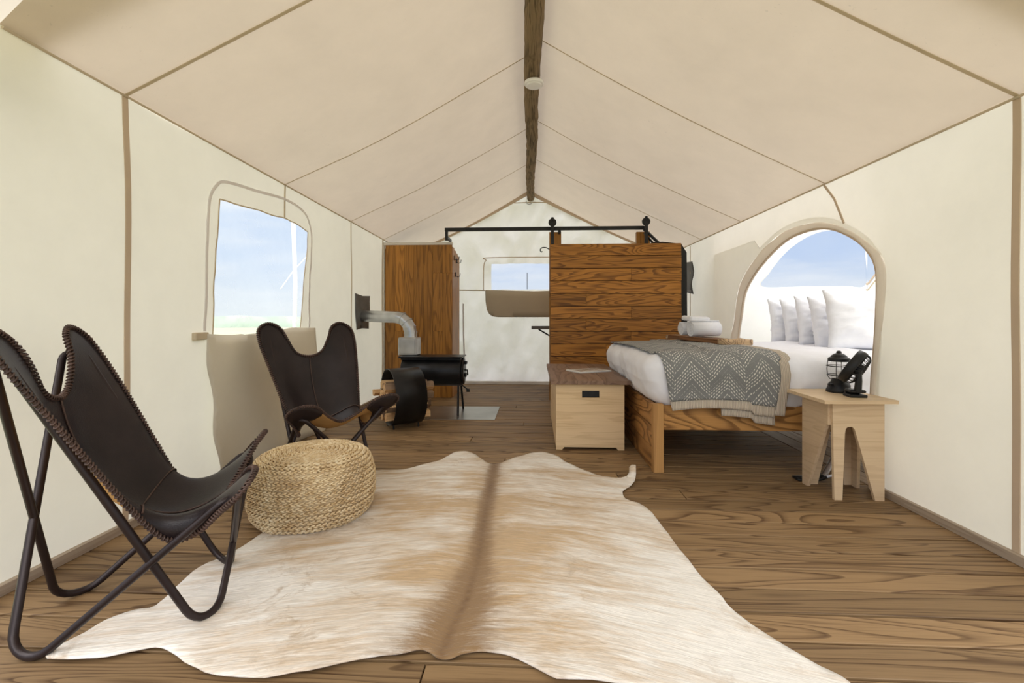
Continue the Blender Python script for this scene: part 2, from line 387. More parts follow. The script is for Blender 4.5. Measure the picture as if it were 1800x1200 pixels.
def sheet2d(outer, holes=(), step=.1):
    loops = [densify(outer, step)]+[densify(h, step) for h in holes]
    vs = []; ed = []
    for L in loops:
        o = len(vs); vs += [Vector(p) for p in L]; ed += [(o+i, o+(i+1) % len(L)) for i in range(len(L))]
    bx = np.array([v[:] for v in vs]); x0, y0 = loops[0][0]
    ox = [p[0] for p in loops[0]]; oy = [p[1] for p in loops[0]]
    nx = int((max(ox)-min(ox))/step)+1; ny = int((max(oy)-min(oy))/step)+1
    for i in range(nx+1):
        for j in range(ny+1):
            x = min(ox)+(i+.5*(j % 2)+.25)*step; y = min(oy)+(j+.25)*step
            if inside(x, y, loops[0]) and not any(inside(x, y, h) for h in loops[1:]):
                if ((bx-np.array((x, y)))**2).sum(1).min() > (.45*step)**2: vs.append(Vector((x, y)))
    r = geometry.delaunay_2d_cdt(vs, ed, [], 0, 1e-6)
    V = [v[:] for v in r[0]]; F = []
    for f in r[2]:
        cx = sum(V[i][0] for i in f)/len(f); cy = sum(V[i][1] for i in f)/len(f)
        if inside(cx, cy, loops[0]) and not any(inside(cx, cy, h) for h in loops[1:]): F.append(tuple(f))
    return V, F
def sheet(name, outer, holes, fn, step, m, **k):
    V, F = sheet2d(outer, holes, step)
    q = MB().add([fn(a, b) for a, b in V], F, True)
    th = k.pop('thick', 0)
    o = q.build(name, m, **k)
    if th:
        md = o.modifiers.new('thick', 'SOLIDIFY'); md.thickness = th; md.offset = 0
    return o
def rbox(hx, hy, hz, r, n=12, fn=None):
    b = bmesh.new(); bmesh.ops.create_cube(b, size=2); bmesh.ops.subdivide_edges(b, edges=b.edges[:], cuts=n, use_grid_fill=True)
    h = Vector((hx, hy, hz))
    for v in b.verts:
        p = Vector((v.co.x*hx, v.co.y*hy, v.co.z*hz))
        q = Vector(tuple(max(-(h[i]-r), min(h[i]-r, p[i])) for i in range(3))); d = p-q
        if d.length > 1e-9:
            v.co = q+d.normalized()*r
        else: v.co = p
        if fn: v.co = fn(v.co)
    b.verts.index_update(); q = MB().add([v.co[:] for v in b.verts], [[v.index for v in f.verts] for f in b.faces], True); b.free(); return q
def nz3(p, s, a, off=0): return noise.noise(Vector((p[0]*s+off, p[1]*s, p[2]*s)))*a

# ================================================================== SETTING
g = empty('ground', kind='structure')
MB().add([(-300, -300, -.55), (300, -300, -.55), (300, 300, -.55), (-300, 300, -.55)], [(0, 1, 2, 3)]).build('grass_field', M['grass'], g)
hv = []; hf = []
for i in range(160):
    a = 2*PI*i/160; R = 90; h = 1.2+1.6*abs(noise.noise(Vector((a*9, 3, 0))))+.5*noise.noise(Vector((a*60, 1, 0)))
    for rr, zz in ((R, -.6), (R, h), (R+8, h*.9), (R+12, -.6)): hv.append((rr*math.cos(a), rr*math.sin(a), zz))
for i in range(160):
    j = (i+1) % 160
    for k in range(3): hf.append((i*4+k, j*4+k, j*4+k+1, i*4+k+1))
MB().add(hv, hf, True).build('tree_line', M['tree'], kind='stuff', label='hazy distant line of trees on the horizon outside', cat='trees')

XL, XR, YB, YF = -1.84, 1.88, 6.65, 1.32
def ridge(Y): t = (Y-YF)/(YB-YF); return (-.08*t, 2.885-.085*t)
def eaveL(Y): return 1.965-.012*(Y-YF)
def eaveR(Y): return 1.815+.008*(Y-YF)
# floor planks
fl = MB().box(-1.95, 1.95, -1.2, 6.75, -.30, -.032).build('floor', M['joist'], kind='structure')
y = -1.15; PW = .133; i = 0
while y < 6.72:
    cut = random.uniform(-1.0, 1.2) if i % 2 else None
    segs = [(-1.90, 1.90)] if cut is None else [(-1.90, round(cut, 1)), (round(cut, 1), 1.90)]
    if cut is not None and random.random() < .35: segs = [(-1.90, 1.90)]
    for a, b in segs:
        board('plank', (b-a-.004, PW-.0095, .03), ((a+b)/2, y+PW/2, -.015+random.uniform(-.0008, .0008)), M['plank'], fl, .0015)
    y += PW; i += 1
x = 1.905
while x < 3.5:
    board('plank', (PW-.006, 2.62, .03), (x+PW/2, 3.62, -.016), M['plank_y'], fl, .002); x += PW
MB().box(1.9, 3.6, 2.2, 5.0, -.30, -.033).build('alcove_deck', M['plank_y'], fl)

# left wall with window opening
winL = [(2.567, 1.645), (2.98, 1.675), (3.42, 1.69), (3.606, 1.655), (3.585, 1.45), (3.555, 1.2), (3.54, 1.0), (3.515, .85), (3.1, .84), (2.506, .845), (2.515, 1.1), (2.54, 1.35)]
winL = densify(winL, .06)
winL = [(a+.012*noise.noise(Vector((a*5, b*7, 2))), b+.012*noise.noise(Vector((a*6, b*6, 7)))) for a, b in winL]
def wl(Y, z):
    t = z/1.95
    return (XL-.012*math.sin(PI*min(1, t))*math.sin(Y*2.4)+nz3((0, Y, z), 1.6, .012)+.006*noise.noise(Vector((Y*7, z*1.2, 4)))*(1-abs(2*t-1)), Y, z)
wall_l = sheet('wall_left', [(YF, -.02), (YB, -.02), (YB, eaveL(YB)), (YF, eaveL(YF))], [winL], wl, .09, M['wall'], kind='structure')
archO = [(4.50, 0), (4.495, .40), (4.49, .72), (4.40, .95), (4.28, 1.264), (3.96, 1.481), (3.6, 1.598), (3.302, 1.611), (3.05, 1.574), (2.835, 1.487), (2.65, 1.365), (2.545, 1.24), (2.555, 1.0), (2.585, .80), (2.61, .54), (2.62, 0)]
archI = [(4.36, 0), (4.33, .40), (4.31, .72), (4.25, .95), (4.147, 1.203), (3.863, 1.397), (3.521, 1.528), (3.235, 1.554), (2.994, 1.522), (2.786, 1.427), (2.66, 1.325), (2.60, 1.21), (2.60, 1.0), (2.615, .80), (2.64, .54), (2.65, 0)]
aO = catmull([(p[0], p[1]) for p in archO], 4, False); aI = catmull([(p[0], p[1]) for p in archI], 4, False)
def wr_(Y, z):
    return (XR+nz3((0, Y, z), 1.5, .010), Y, z)
aO2 = [tuple(p) for p in aO]; aO2[0] = (4.50, -.02); aO2[-1] = (2.62, -.02)
outer = [(YF, -.02)]+[(p[0], p[1]) for p in aO2[::-1]]+[(YB, -.02), (YB, eaveR(YB)), (YF, eaveR(YF))]
wall_r = sheet('wall_right', outer, [], wr_, .09, M['wall'], kind='structure')
# arch sleeve
q = MB(); L = len(aO); vs = []
for i in range(L):
    (a, b), (c, d) = aO[i], aI[i]
    k = 1+.25*math.sin(i*1.9)*.4
    for u, dx in ((0, .004), (.15, -.008*k), (.5, -.014*k), (.85, -.010*k), (1, .0), (1, .012), (0, .01)):
        vs.append((XR+dx+nz3((i*.5, u, 0), 1, .008), a+(c-a)*u, b+(d-b)*u))
K = 7; fs = [(i*K+k, (i+1)*K+k, (i+1)*K+(k+1) % K, i*K+(k+1) % K) for i in range(L-1) for k in range(K)]
q.add(vs, fs, True).build('arch_sleeve', M['arch'], wall_r, label='pale canvas sleeve around the arched alcove opening')
MB().tube([(XR-.004, p[0]-.004, p[1]) for p in aI], .009, 6).build('arch_piping', M['seam'], wall_r, label='brown piping on the inner edge of the arch')
# back wall with window
rb = ridge(YB)
hole = [(-.633, 1.375), (.75, 1.375), (.75, 1.751), (-.633, 1.751)]
def wb(X, z):
    f = .018*math.sin(X*7+z*4+2.5*noise.noise(Vector((X*1.2, z*1.2, 1))))*(.35+.65*abs(noise.noise(Vector((X*1.1, z*.8, 5))))*2)
    f += nz3((X*1.3, z*.8, 3), 2.2, .09)+.045*noise.noise(Vector((X*9-z*2.5, z*2+X*1, 8)))
    ed = min(1, (min(abs(X-XL), abs(XR-X)))/.2)
    return (X, YB-abs(f)*ed*1.1, z)
wall_b = sheet('wall_back', [(XL, -.02), (XR, -.02), (XR, eaveR(YB)), (rb[0], rb[1]), (XL, eaveL(YB))], [hole], wb, .055, M['back'], kind='structure')
# roof
def roofpt(side, Y, t):
    xr, zr = ridge(Y); xe, ze = (XL, eaveL(Y)) if side < 0 else (XR, eaveR(Y))
    sag = -.035*math.sin(PI*t)*(1+.4*math.sin(Y*2.1))+nz3((t*2, Y, side), 1.1, .012)*math.sin(PI*t)
    return (xr+(xe-xr)*t, Y, zr+(ze-zr)*t+sag)
V1, F1 = sheet2d([(1.0, 0), (YB, 0), (YB, 1), (1.475, 1)], [], .08)
V2, F2 = sheet2d([(YF, 0), (YB, 0), (YB, 1), (YF, 1)], [], .08)
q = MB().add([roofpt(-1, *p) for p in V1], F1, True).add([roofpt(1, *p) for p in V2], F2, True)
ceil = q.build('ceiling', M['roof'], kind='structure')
# fly over the porch, seen in the top left corner
V3, F3 = sheet2d([(-1.25, 0), (1.6, 0), (1.62, 1.12), (-1.25, 1.12)], [], .15)
def flypt(Y, t, side=-1):
    xr, zr = ridge(Y); xe, ze = (XL, eaveL(Y)) if side < 0 else (XR, eaveR(Y)); return (xr+(xe-xr)*t, Y, zr+(ze-zr)*t+.06)
q = MB().add([flypt(*p) for p in V3], F3, True).add([flypt(p[0], p[1], 1) for p in V3], F3, True)
q.build('porch_awning', M['awning'], label='pale canvas fly above the tent front, top left corner', cat='awning')
def strip(name, pts, wdt, m, parent, nrm, th=.003, **k):
    # flat webbing along pts
    q = MB(); P = [Vector(p) for p in pts]; vs = []
    nr = Vector(nrm).normalized()
    for i, p in enumerate(P):
        d = (P[min(i+1, len(P)-1)]-P[max(0, i-1)]).normalized(); s_ = d.cross(nr).normalized()*wdt/2
        for a, b in ((-1, 0), (-1, 1), (1, 1), (1, 0)): vs.append(p+s_*a+nr*th*b)
    fs = [(i*4+k_, (i+1)*4+k_, (i+1)*4+(k_+1) % 4, i*4+(k_+1) % 4) for i in range(len(P)-1) for k_ in range(4)]+[(0, 1, 2, 3), tuple(len(vs)-4+j for j in range(4))]
    return q.add(vs, fs, False).build(name, m, parent, **k)
for n_, Y in enumerate((1.955, 3.262, 4.463, 5.45)):
    for side in (-1, 1):
        off = (-.09 if n_ == 0 else -.22)*(1 if side > 0 else 0)
        pts = []
        for k in range(25):
            p = Vector(roofpt(side, Y+off, k/24)); pts.append(p+Vector((0, 0, -.006)))
        wd = .016 if n_ == 0 else .008
        strip('seam', pts, wd, M['roof_seam'], ceil, (side*-.45, 0, -.9), .002)
for Y, wd, z0, z1 in ((1.955, .028, 0, eaveL(1.955)), (3.262, .014, 1.69, eaveL(3.262)), (4.463, .012, .03, eaveL(4.463)), (5.42, .03, 0, eaveL(5.42))):
    pts = [(wl(Y, z0+(z1-z0)*k/14)[0]+.002, Y, z0+(z1-z0)*k/14) for k in range(15)]
    strip('seam', pts, wd, M['seam'] if Y < 3 else M['seam_light'], wall_l, (1, 0, 0), .004)
pts = [(wr_(1.873, eaveR(1.87)*k/14)[0]-.002, 1.873, eaveR(1.87)*k/14) for k in range(15)]
strip('seam', pts, .030, M['seam'], wall_r, (-1, 0, 0), .004)
strip('seam', [(wr_(3.05, 1.81)[0]-.003, 3.05, 1.815), (wr_(2.95, 1.7)[0]-.003, 2.95, 1.70), (wr_(2.88, 1.56)[0]-.003, 2.86, 1.53)], .014, M['seam'], wall_r, (-1, 0, 0), .004)
for Y in (5.55,):
    strip('seam', [(XR-.018, Y, z) for z in (.0, .5, 1.0, 1.5, 1.82)], .014, M['seam_light'], wall_r, (-1, 0, 0), .004)
# piping along eaves
for side, e_, o_ in ((-1, eaveL, wall_l), (1, eaveR, wall_r)):
    pts = [((XL+.006 if side < 0 else XR-.006), Y, e_(Y)-.008) for Y in np.linspace(1.48 if side < 0 else YF, YB, 20)]
    MB().tube(pts, .006, 6).build('eave_piping', M['seam_light'], o_)
# skirting boards
for nme, X, e_ in (('baseboard_left', XL+.012, 1), ('baseboard_right', XR-.012, -1)):
    b0 = empty(nme, kind='structure')
    rngs = [(YF, 2.9), (2.9, 4.4), (4.4, 5.4)] if e_ > 0 else [(YF, 2.6), (4.5, 5.2), (5.2, 6.6)]
    for a, b in rngs: board('board', (.022, b-a-.003, .04), (X, (a+b)/2, .02), M['base'], b0, .002)
b0 = empty('baseboard_back', kind='structure')
board('board', (3.6, .02, .045), (0, YB-.06, .022), M['back'], b0)

# zipper around the left window
zipL = catmull([(2.431, .881), (2.445, 1.15), (2.461, 1.46), (2.479, 1.624), (2.535, 1.713), (2.631, 1.765), (2.92, 1.795), (3.262, 1.829), (3.50, 1.81), (3.62, 1.74), (3.66, 1.62), (3.644, 1.323), (3.644, .866)], 8, False)
zp = [(a+.012*noise.noise(Vector((a*8, b*9, 1))), b) for a, b in zipL]
strip('zipper', [(wl(a, b)[0]+.003, a, b) for a, b in zp], .018, M['zipper'], wall_l, (1, 0, 0), .004)
w1 = empty('window_1', (XL, 3.05, 1.25), kind='structure')
V, F = sheet2d(winL, [], .08)
MB().add([(wl(a, b)[0]-.004-XL, a-3.05, b-1.25) for a, b in V], F, True).build('pane', M['film'], w1, label='hazy clear vinyl pane')
strip('window_hem', [(wl(a, b)[0]+.001-XL, a-3.05, b-1.25) for a, b in winL+winL[:1]], .008, M['seam_light'], w1, (1, 0, 0), .003)
# window flap hanging to the floor
def flapfn(Y, z):
    k = (.865-z)/.865
    return (XL+.035+.03*k+.028*math.sin(Y*9+z*2.2)*k+.02*noise.noise(Vector((Y*3, z*2.5, 3)))*(.3+k), Y+.015*math.sin(z*16)*(1 if Y < 2.5 else .2)+.03*k, z)
fo = [(2.41, .865), (2.44, .6), (2.445, .3), (2.47, .02), (3.70, .02), (3.68, .5), (3.66, .875), (3.3, .885), (3.0, .86), (2.7, .85)]
fp = sheet('window_flap', fo, [], flapfn, .045, M['flap'], thick=.003, label='beige canvas window flap hanging down to the floor behind the chairs', cat='window flap')
MB().box(XL+.0, XL+.035, 2.34, 2.44, .835, .875, .004).build('flap_tab', M['seam_light'], fp, label='small tan corner tab')

# stove jack patch on the wall
sj = sheet('stove_jack', [(4.53, 1.21), (4.72, 1.19), (4.93, 1.20), (4.94, 1.02), (4.92, .84), (4.72, .85), (4.57, .835), (4.55, 1.0)], [], lambda Y, z: (wl(Y, z)[0]+.012+nz3((Y, z, 0), 6, .01), Y, z), .05, M['greyrubber'], thick=.004, label='grey fireproof patch on the left wall around the stove pipe', cat='stove jack')
# grey patch right wall, behind the door
sheet('vent_patch', [(5.42, 1.62), (5.72, 1.64), (5.73, 1.28), (5.44, 1.24)], [], lambda Y, z: (XR-.03+.012*math.sin(z*22), Y, z), .05, M['greyrubber'], thick=.004, label='grey vent patch on the right wall beside the sliding door', cat='vent patch')

# back window
w2 = empty('window_2', (.05, YB, 1.5), kind='structure')
MB().add([(-.69, -.02, -.13), (.71, -.02, -.13), (.71, -.02, .26), (-.69, -.02, .26)], [(0, 1, 2, 3)]).build('pane', M['mesh'], w2)
MB().tube([(-.16, -.03, -.12), (-.16, -.03, .12)], .004, 6).build('pane_seam', M['black'], w2)
oc = [(-.74, 1.36), (-.735, 1.70), (-.70, 1.79), (-.62, 1.83), (.75, 1.83)]
strip('window_hem', [(a-.05, -.11, b-1.5) for a, b in catmull(oc, 6, False)], .012, M['seam'], w2, (0, -1, 0), .003)
fo = [(-.712, 1.365), (-.708, 1.20), (-.69, 1.08), (-.655, 1.015), (-.60, .982), (-.52, .972), (0, .972), (.8, .975), (.84, 1.1), (.84, 1.365), (0, 1.345)]
sheet('rear_window_flap', [tuple(p) for p in fo], [], lambda X, z: (X, YB-.125-nz3((X, z, 0), 3, .008), z), .07, M['tan_flap'], thick=.003, label='tan canvas flap folded down below the rear window', cat='window flap')
MB().tube([(-1.10, YB-.10, 1.365), (-.9, YB-.105, 1.362), (-.72, YB-.10, 1.36)], .008, 6).build('seam', M['seam_light'], wall_b)
MB().tube([(-1.035, YB-.10, 1.17), (-1.03, YB-.105, .7), (-1.01, YB-.10, .12)], .012, 6).build('zipper', M['zipper'], wall_b, label='dark door zipper')
MB().tube([(-.42, YB-.08, 2.62-.0), (0, YB-.09, 2.625), (.35, YB-.08, 2.615)], .007, 6).build('seam', M['seam_light'], wall_b)
for side in (-1, 1):
    xe, ze = (XL, eaveL(YB)) if side < 0 else (XR, eaveR(YB))
    a = Vector((rb[0]+side*.03, YB-.07, rb[1]-.045)); b = Vector((xe, YB-.07, ze-.03))
    pts = [a.lerp(b, k/10)+Vector((0, 0, -.02*math.sin(PI*k/10))) for k in range(11)]
    strip('gable_hem', pts, .05, M['seam'], wall_b, (0, -1, 0), .02, label='brown hem along the rear gable edge')
# ridge beam
pts = []; rad = []
for k in range(90):
    t = k/89; Y = YF-.25+t*(YB+.02-YF+.25); xr, zr = ridge(Y); pts.append((.012+xr*.95+.006*math.sin(Y*3), Y, zr-.088)); rad.append(.062+.004*noise.noise(Vector((Y*6, 0, 0)))-.008*t)
q = MB().tube(pts, .06, 20, radii=rad)
q.v = [tuple(Vector(v)+Vector((nz3(v, 14, .006), 0, nz3(v, 14, .006, 9)))) for v in q.v]
q.build('ridge_beam', M['beam'], label='rough round wooden ridge beam under the roof peak', cat='beam')
MB().tube([(rb[0]-.0+.045*math.cos(a), YB-.10, rb[1]-.16+.045*math.sin(a)) for a in np.linspace(PI, 2*PI, 10)], .006, 6).build('ring', M['silver'], wall_b, label='metal D ring')
# smoke detector
sdz = ridge(3.33)[1]-.152
t = empty('smoke_detector', (-.006, 3.36, sdz-.0), label='round white smoke detector fixed under the ridge beam', cat='smoke detector')
MB().lathe([(0, -.002), (.060, -.002), (.070, -.008), (.072, -.022), (.066, -.030), (.0, -.031)], 32).build('housing', M['white'], t)
MB().lathe([(.0, -.030), (.056, -.030), (.058, -.036), (.05, -.040), (0, -.040)], 32).build('cover', M['white'], t)
# ---- alcove
YN, YA, XA, ZA = 2.57, 4.87, 3.42, 2.10
winA = catmull([(2.36, 1.287), (2.429, 1.422), (2.561, 1.598), (2.704, 1.727), (2.875, 1.825), (3.046, 1.865), (3.24, 1.87), (3.408, 1.87), (3.41, 1.60), (3.408, 1.30), (3.2, 1.287), (2.8, 1.285)], 5)
winA = [tuple(p) for p in winA]
wa = empty('wall_alcove', kind='structure')
def fA(X, z): return (X, YA+nz3((X, z, 0), 2.5, .03)*min(1, abs(z-1.3)*3+.1), z)
sheet('far_panel', [(XR, -.02), (XA, -.02), (XA, ZA), (XR, 1.62)], [winA], fA, .08, M['alcove'], parent=wa)
winE = catmull([(4.86, 1.31), (4.72, 1.40), (4.5, 1.50), (4.3, 1.60), (4.1, 1.72), (4.0, 1.85), (4.4, 1.88), (4.858, 1.88), (4.862, 1.6)], 5)
winE = [tuple(p) for p in winE]
sheet('end_panel', [(YN, -.02), (YA, -.02), (YA, ZA), (YN, ZA)], [winE], lambda Y, z: (XA+nz3((Y, z, 4), 2.5, .02)*min(1, (ZA-z)), Y, z), .08, M['alcove'], parent=wa)
sheet('near_panel', [(XR, -.02), (XA, -.02), (XA, ZA), (XR, 1.30)], [], lambda X, z: (X, YN+nz3((X, z, 4), 2.5, .02), z), .12, M['alcove'], parent=wa)
def arch_z(Y):
    P_ = sorted((p[0], p[1]) for p in aO if p[1] > .9)
    return max(float(np.interp(Y, [p[0] for p in P_], [p[1] for p in P_]))+.035, 1.30 if Y < 3 else (1.62 if Y > 4.0 else 1.3))
q = MB(); nY, nX = 24, 8
q.add([(XR+(XA-XR)*i_/nX, YN+(YA-YN)*j_/nY, arch_z(YN+(YA-YN)*j_/nY)*(1-(i_/nX)**.8)+ZA*(i_/nX)**.8) for j_ in range(nY+1) for i_ in range(nX+1)],
      [(j_*(nX+1)+i_, j_*(nX+1)+i_+1, (j_+1)*(nX+1)+i_+1, (j_+1)*(nX+1)+i_) for j_ in range(nY) for i_ in range(nX)], True).build('alcove_roof', M['alcove'], wa)
w3 = empty('window_3', (2.9, YA, 1.5), kind='structure')
V, F = sheet2d(winA, [], .12); MB().add([(a-2.9, .02, b-1.5) for a, b in V], F).build('pane', M['mesh'], w3)
strip('window_hem', [(a-2.9, -.012, b-1.5) for a, b in winA[:32]], .006, M['alcove'], w3, (0, -1, 0), .003)
w4 = empty('window_4', (XA, 4.4, 1.6), kind='structure')
V, F = sheet2d(winE, [], .12); MB().add([(.01, a-4.4, b-1.6) for a, b in V], F).build('pane', M['mesh'], w4)
strip('window_hem', [(-.012, a-4.4, b-1.6) for a, b in winE[:26]], .02, M['seam'], w4, (-1, 0, 0), .004)
strip('window_hem', [(-.012, a-4.4, b-1.66) for a, b in winE[:26]], .012, M['seam_light'], w4, (-1, 0, 0), .004)

# ================================================================== PARTITION, RAIL, DOOR
pa = empty('partition', (-1.40, 5.45, 0), label='tall stained wooden partition of upright boards behind the stove', cat='partition')
x0, x1 = -.42, .395; nb = 7; bw = (x1-x0)/nb
for i in range(nb):
    z = .0; cuts = sorted(random.sample([.45, .6, .8, 1.0, 1.25, 1.5], random.choice([0, 1, 2])))+[1.84]
    for c_ in cuts:
        board('board', (bw-.0015, .02, c_-z-.0015), (x0+bw*(i+.5)+.012, -.01, (z+c_)/2), M['part_wood'], pa, .001); z = c_
for j in range(4): board('board', (.02, .124, 1.82-.02*j), (x1+.004, .066+.125*j, .91-.01*j), M['part_wood'], pa, .001)
MB().box(x0, x1-.01, .0, .5, .0, 1.80).build('core', M['black'], pa)
MB().box(x0-.01, x1+.015, -.03, .02, 1.84, 1.872, .004).build('cap', M['back'], pa, label='white canvas edging on top')
MB().box(x0-.035, x0-.001, -.03, .02, .0, 1.85, .004).build('edge_strip', M['back'], pa, label='white canvas edging on the left side')
for k, (Y, z) in enumerate(((.12, 1.70), (.26, 1.68), (.19, 1.50))):
    hk = empty('coat_hook', (-1.40+x1+.016, 5.45+Y, z), label=['black coat hook on the partition side, front one of the upper pair', 'black coat hook on the partition side, rear one of the upper pair', 'black coat hook on the partition side, the lower one'][k], cat='hook', group='coat hooks on the partition')
    MB().box(0, .008, -.012, .012, -.03, .03, .002).build('plate', M['black'], hk)
    MB().tube([(0, 0, -.01), (.03, 0, -.03), (.055, 0, -.02), (.06, 0, .015)], .004, 6).build('hook', M['black'], hk)
RZ = 1.985; RY = 5.25
rl = empty('door_rail', (0, RY, RZ), label='black steel rail for the sliding door above the partition', cat='rail')
MB().box(-1.045, 1.275, -.01, .012, -.021, .021, .002).build('bar', M['black'], rl)
for X, zl in ((-1.025, -.125), (.285, -.05)): MB().box(X-.016, X+.016, .012, .13 if X > 0 else .24, -.10 if X < 0 else -.05, -.075 if X < 0 else -.02).box(X-.016, X+.016, -.0, .014, zl, .02).build('bracket', M['black'], rl)
MB().tube([(1.25, .01, -.02), (1.50, .25, -.16)], .018, 8).build('brace', M['black'], rl)
MB().tube([(1.25, .01, -.06), (1.38, .10, -.17)], .012, 8).build('brace', M['black'], rl)
MB().box(1.44, 1.56, .2, .3, -.19, -.16, .004).build('bracket', M['black'], rl)
dr = empty('door_1', (.175, 5.17, .0), kind='structure')
z = .015; hts = [.148]*11+[.147]; k = 0; top = 1.795
zz = top
for i in range(12):
    h = .142 if i else .136
    z1 = zz; z0 = max(.02, zz-h)
    cuts = [0, 1.455] if random.random() < .45 else [0, random.choice([.4, .62, .9, 1.1]), 1.455]
    if i == 0: cuts = [0, 1.455]
    for a, b in zip(cuts[:-1], cuts[1:]): board('board', (b-a-.0015, .03+.003*(i % 2), z1-z0-.006), ((a+b)/2+.002*(i % 3), 0, (z0+z1)/2), M['door_wood'], dr, .0015)
    zz -= h
MB().box(.01, 1.445, .016, .03, .03, 1.78).build('backing', M['black'], dr)
for X in (.022, 1.065):
    hg = MB().box(X-.016, X+.02, -.035, -.018, -.0+1.79, 2.02, .002).build('hanger', M['black'], dr, label='black roller hanger')
    MB().lathe([(0, -.012), (.04, -.012), (.046, -.006), (.046, .006), (.04, .012), (0, .012)], 20, (X+.002, -.02, 2.035), Matrix.Rotation(PI/2, 4, 'X')).box(X-.012, X+.016, -.04, -.01, 2.05, 2.092, .004).build('wheel', M['black'], hg)
# partition behind the sliding door
pb = empty('partition', (.2, 5.33, 0), label='second wooden partition with two taller posts hidden behind the sliding door', cat='partition')
MB().box(-.03, .108, .0, .05, 0, 1.962, .002).build('post', M['part_wood'], pb)
MB().box(.975, 1.13, .0, .05, 0, 1.955, .002).build('post', M['part_wood'], pb)
MB().box(.11, .97, .0, .04, 0, 1.75).build('panel', M['part_wood'], pb)
MB().box(.035, .065, .05, 1.2, 0, 1.75).build('side_panel', M['part_wood'], pb)
MB().prism([(1.13, 0), (1.535, 0), (1.52, 1.70), (1.46, 1.80), (1.25, 1.825), (1.13, 1.82)], 'y', -.08, -.02).build('end_panel', M['black'], pb, label='black end panel')
hk = empty('wall_hook', (.17, 5.36, 1.78), label='curled black wire hook on the post left of the sliding door', cat='hook')
MB().tube(catmull([(0, 0, -.015), (-.04, 0, .005), (-.085, 0, .004), (-.105, 0, -.02), (-.095, 0, -.045), (-.08, 0, -.04)], 4, False), .006, 6).build('wire', M['black'], hk)
sh = empty('wall_shelf', (.2, 6.2, .83), label='small grey shelf with a black brace left of the sliding door', cat='shelf')
MB().box(-.245, .035, -.15, .15, -.02, .02, .003).build('board', M['greyrubber'], sh)
MB().tube([(-.15, -.1, -.02), (.035, -.1, -.13)], .010, 6).build('brace', M['black'], sh)

# ================================================================== STOVE
pl = MB().box(-1.42, -.375, 4.25, 4.885, .0005, .004, .001).build('hearth_plate', M['hearth'], label='flat metal hearth sheet on the floor under the stove', cat='hearth plate')
st = empty('wood_stove', (-1.03, 4.58, 0), label='black horizontal barrel wood stove on thin legs', cat='stove')
R90 = Matrix.Rotation(PI/2, 4, 'Y')
cz = .42; rr = .148
MB().lathe([(0, -.30), (rr-.006, -.30), (rr, -.294), (rr, .294), (rr-.006, .30), (0, .30)], 40, (0, 0, cz), R90).build('body', M['steel_black'], st)
MB().box(-.315, .315, -.15, .15, .562, .576, .003).box(-.30, .30, -.12, .12, .54, .563).build('top_plate', M['steel_black'], st)
dd = MB().lathe([(0, .0), (.125, .0), (.13, .005), (.13, .016), (.10, .022), (0, .022)], 32, (.30, 0, cz), R90).build('door', M['steel_black'], st)
MB().box(.322, .345, -.03, .03, cz+.07, cz+.10, .003).box(.322, .34, -.015, .02, cz-.06, cz-.02, .003).tube([(.33, -.06, cz+.02), (.36, -.08, cz+.02), (.365, -.09, cz-.03)], .008, 8).build('latch', M['black'], dd, kind='stuff')
MB().tube([(.30, -.02, cz-.14), (.36, -.03, cz-.185)], .007, 8).lathe([(0, 0), (.018, 0), (.018, .03), (0, .03)], 12, (.345, -.03, cz-.19), R90).build('damper_knob', M['black'], dd)
for sx_ in (-.25, .27):
    for sy_ in (-.11, .11):
        MB().tube([(sx_, sy_*.7, cz-.12), (sx_+.01, sy_*1.5, .004)], .011, 8).build('leg', M['steel_black'], st)
sp = empty('stove_pipe', (-1.28, 4.62, .577), label='galvanised stove pipe bending from the stove to the left wall', cat='stove pipe')
MB().box(-.10, .09, -.09, .09, 0, .185, .01).build('flue_box', M['galv'], sp)
MB().box(-.082, .072, -.096, -.088, .02, .165, .003).build('embossed_plate', M['galv'], sp)
el = [(.005, 0, .18), (.005, 0, .23), (-.005, 0, .28), (-.035, .005, .335), (-.085, .012, .375), (-.15, .02, .39)]
MB().tube(el, .062, 24, radii=[.066, .062, .064, .062, .064, .062]).build('elbow', M['galv'], sp)
for k in (1, 2, 3, 4):
    a = Vector(el[k]); d = (Vector(el[k+1])-Vector(el[k-1])).normalized()*.005
    MB().tube([a-d, a+d], .068, 24).build('elbow_seam', M['galv'], sp)
MB().tube([(-.14, .02, .388), (-.62, .13, .405)], .060, 24).build('straight_pipe', M['galv'], sp)
# log holder
ang = math.radians(34)
lh = empty('log_holder', (-1.165, 3.98, .022), ang, label='black steel ring log holder full of firewood beside the stove', cat='log holder')
RR = .246
prof = [(RR, -.135), (RR, .135), (RR-.006, .135), (RR-.006, -.135), (RR, -.135)]
MB().lathe(prof, 64, (0, 0, RR), R90).build('ring', M['steel_black'], lh)
for sx_ in (-.11, .11):
    for sy_ in (-.09, .09): MB().tube([(sx_, sy_, -.022), (sx_, sy_*.93, .022)], .008, 8).build('foot', M['steel_black'], lh)
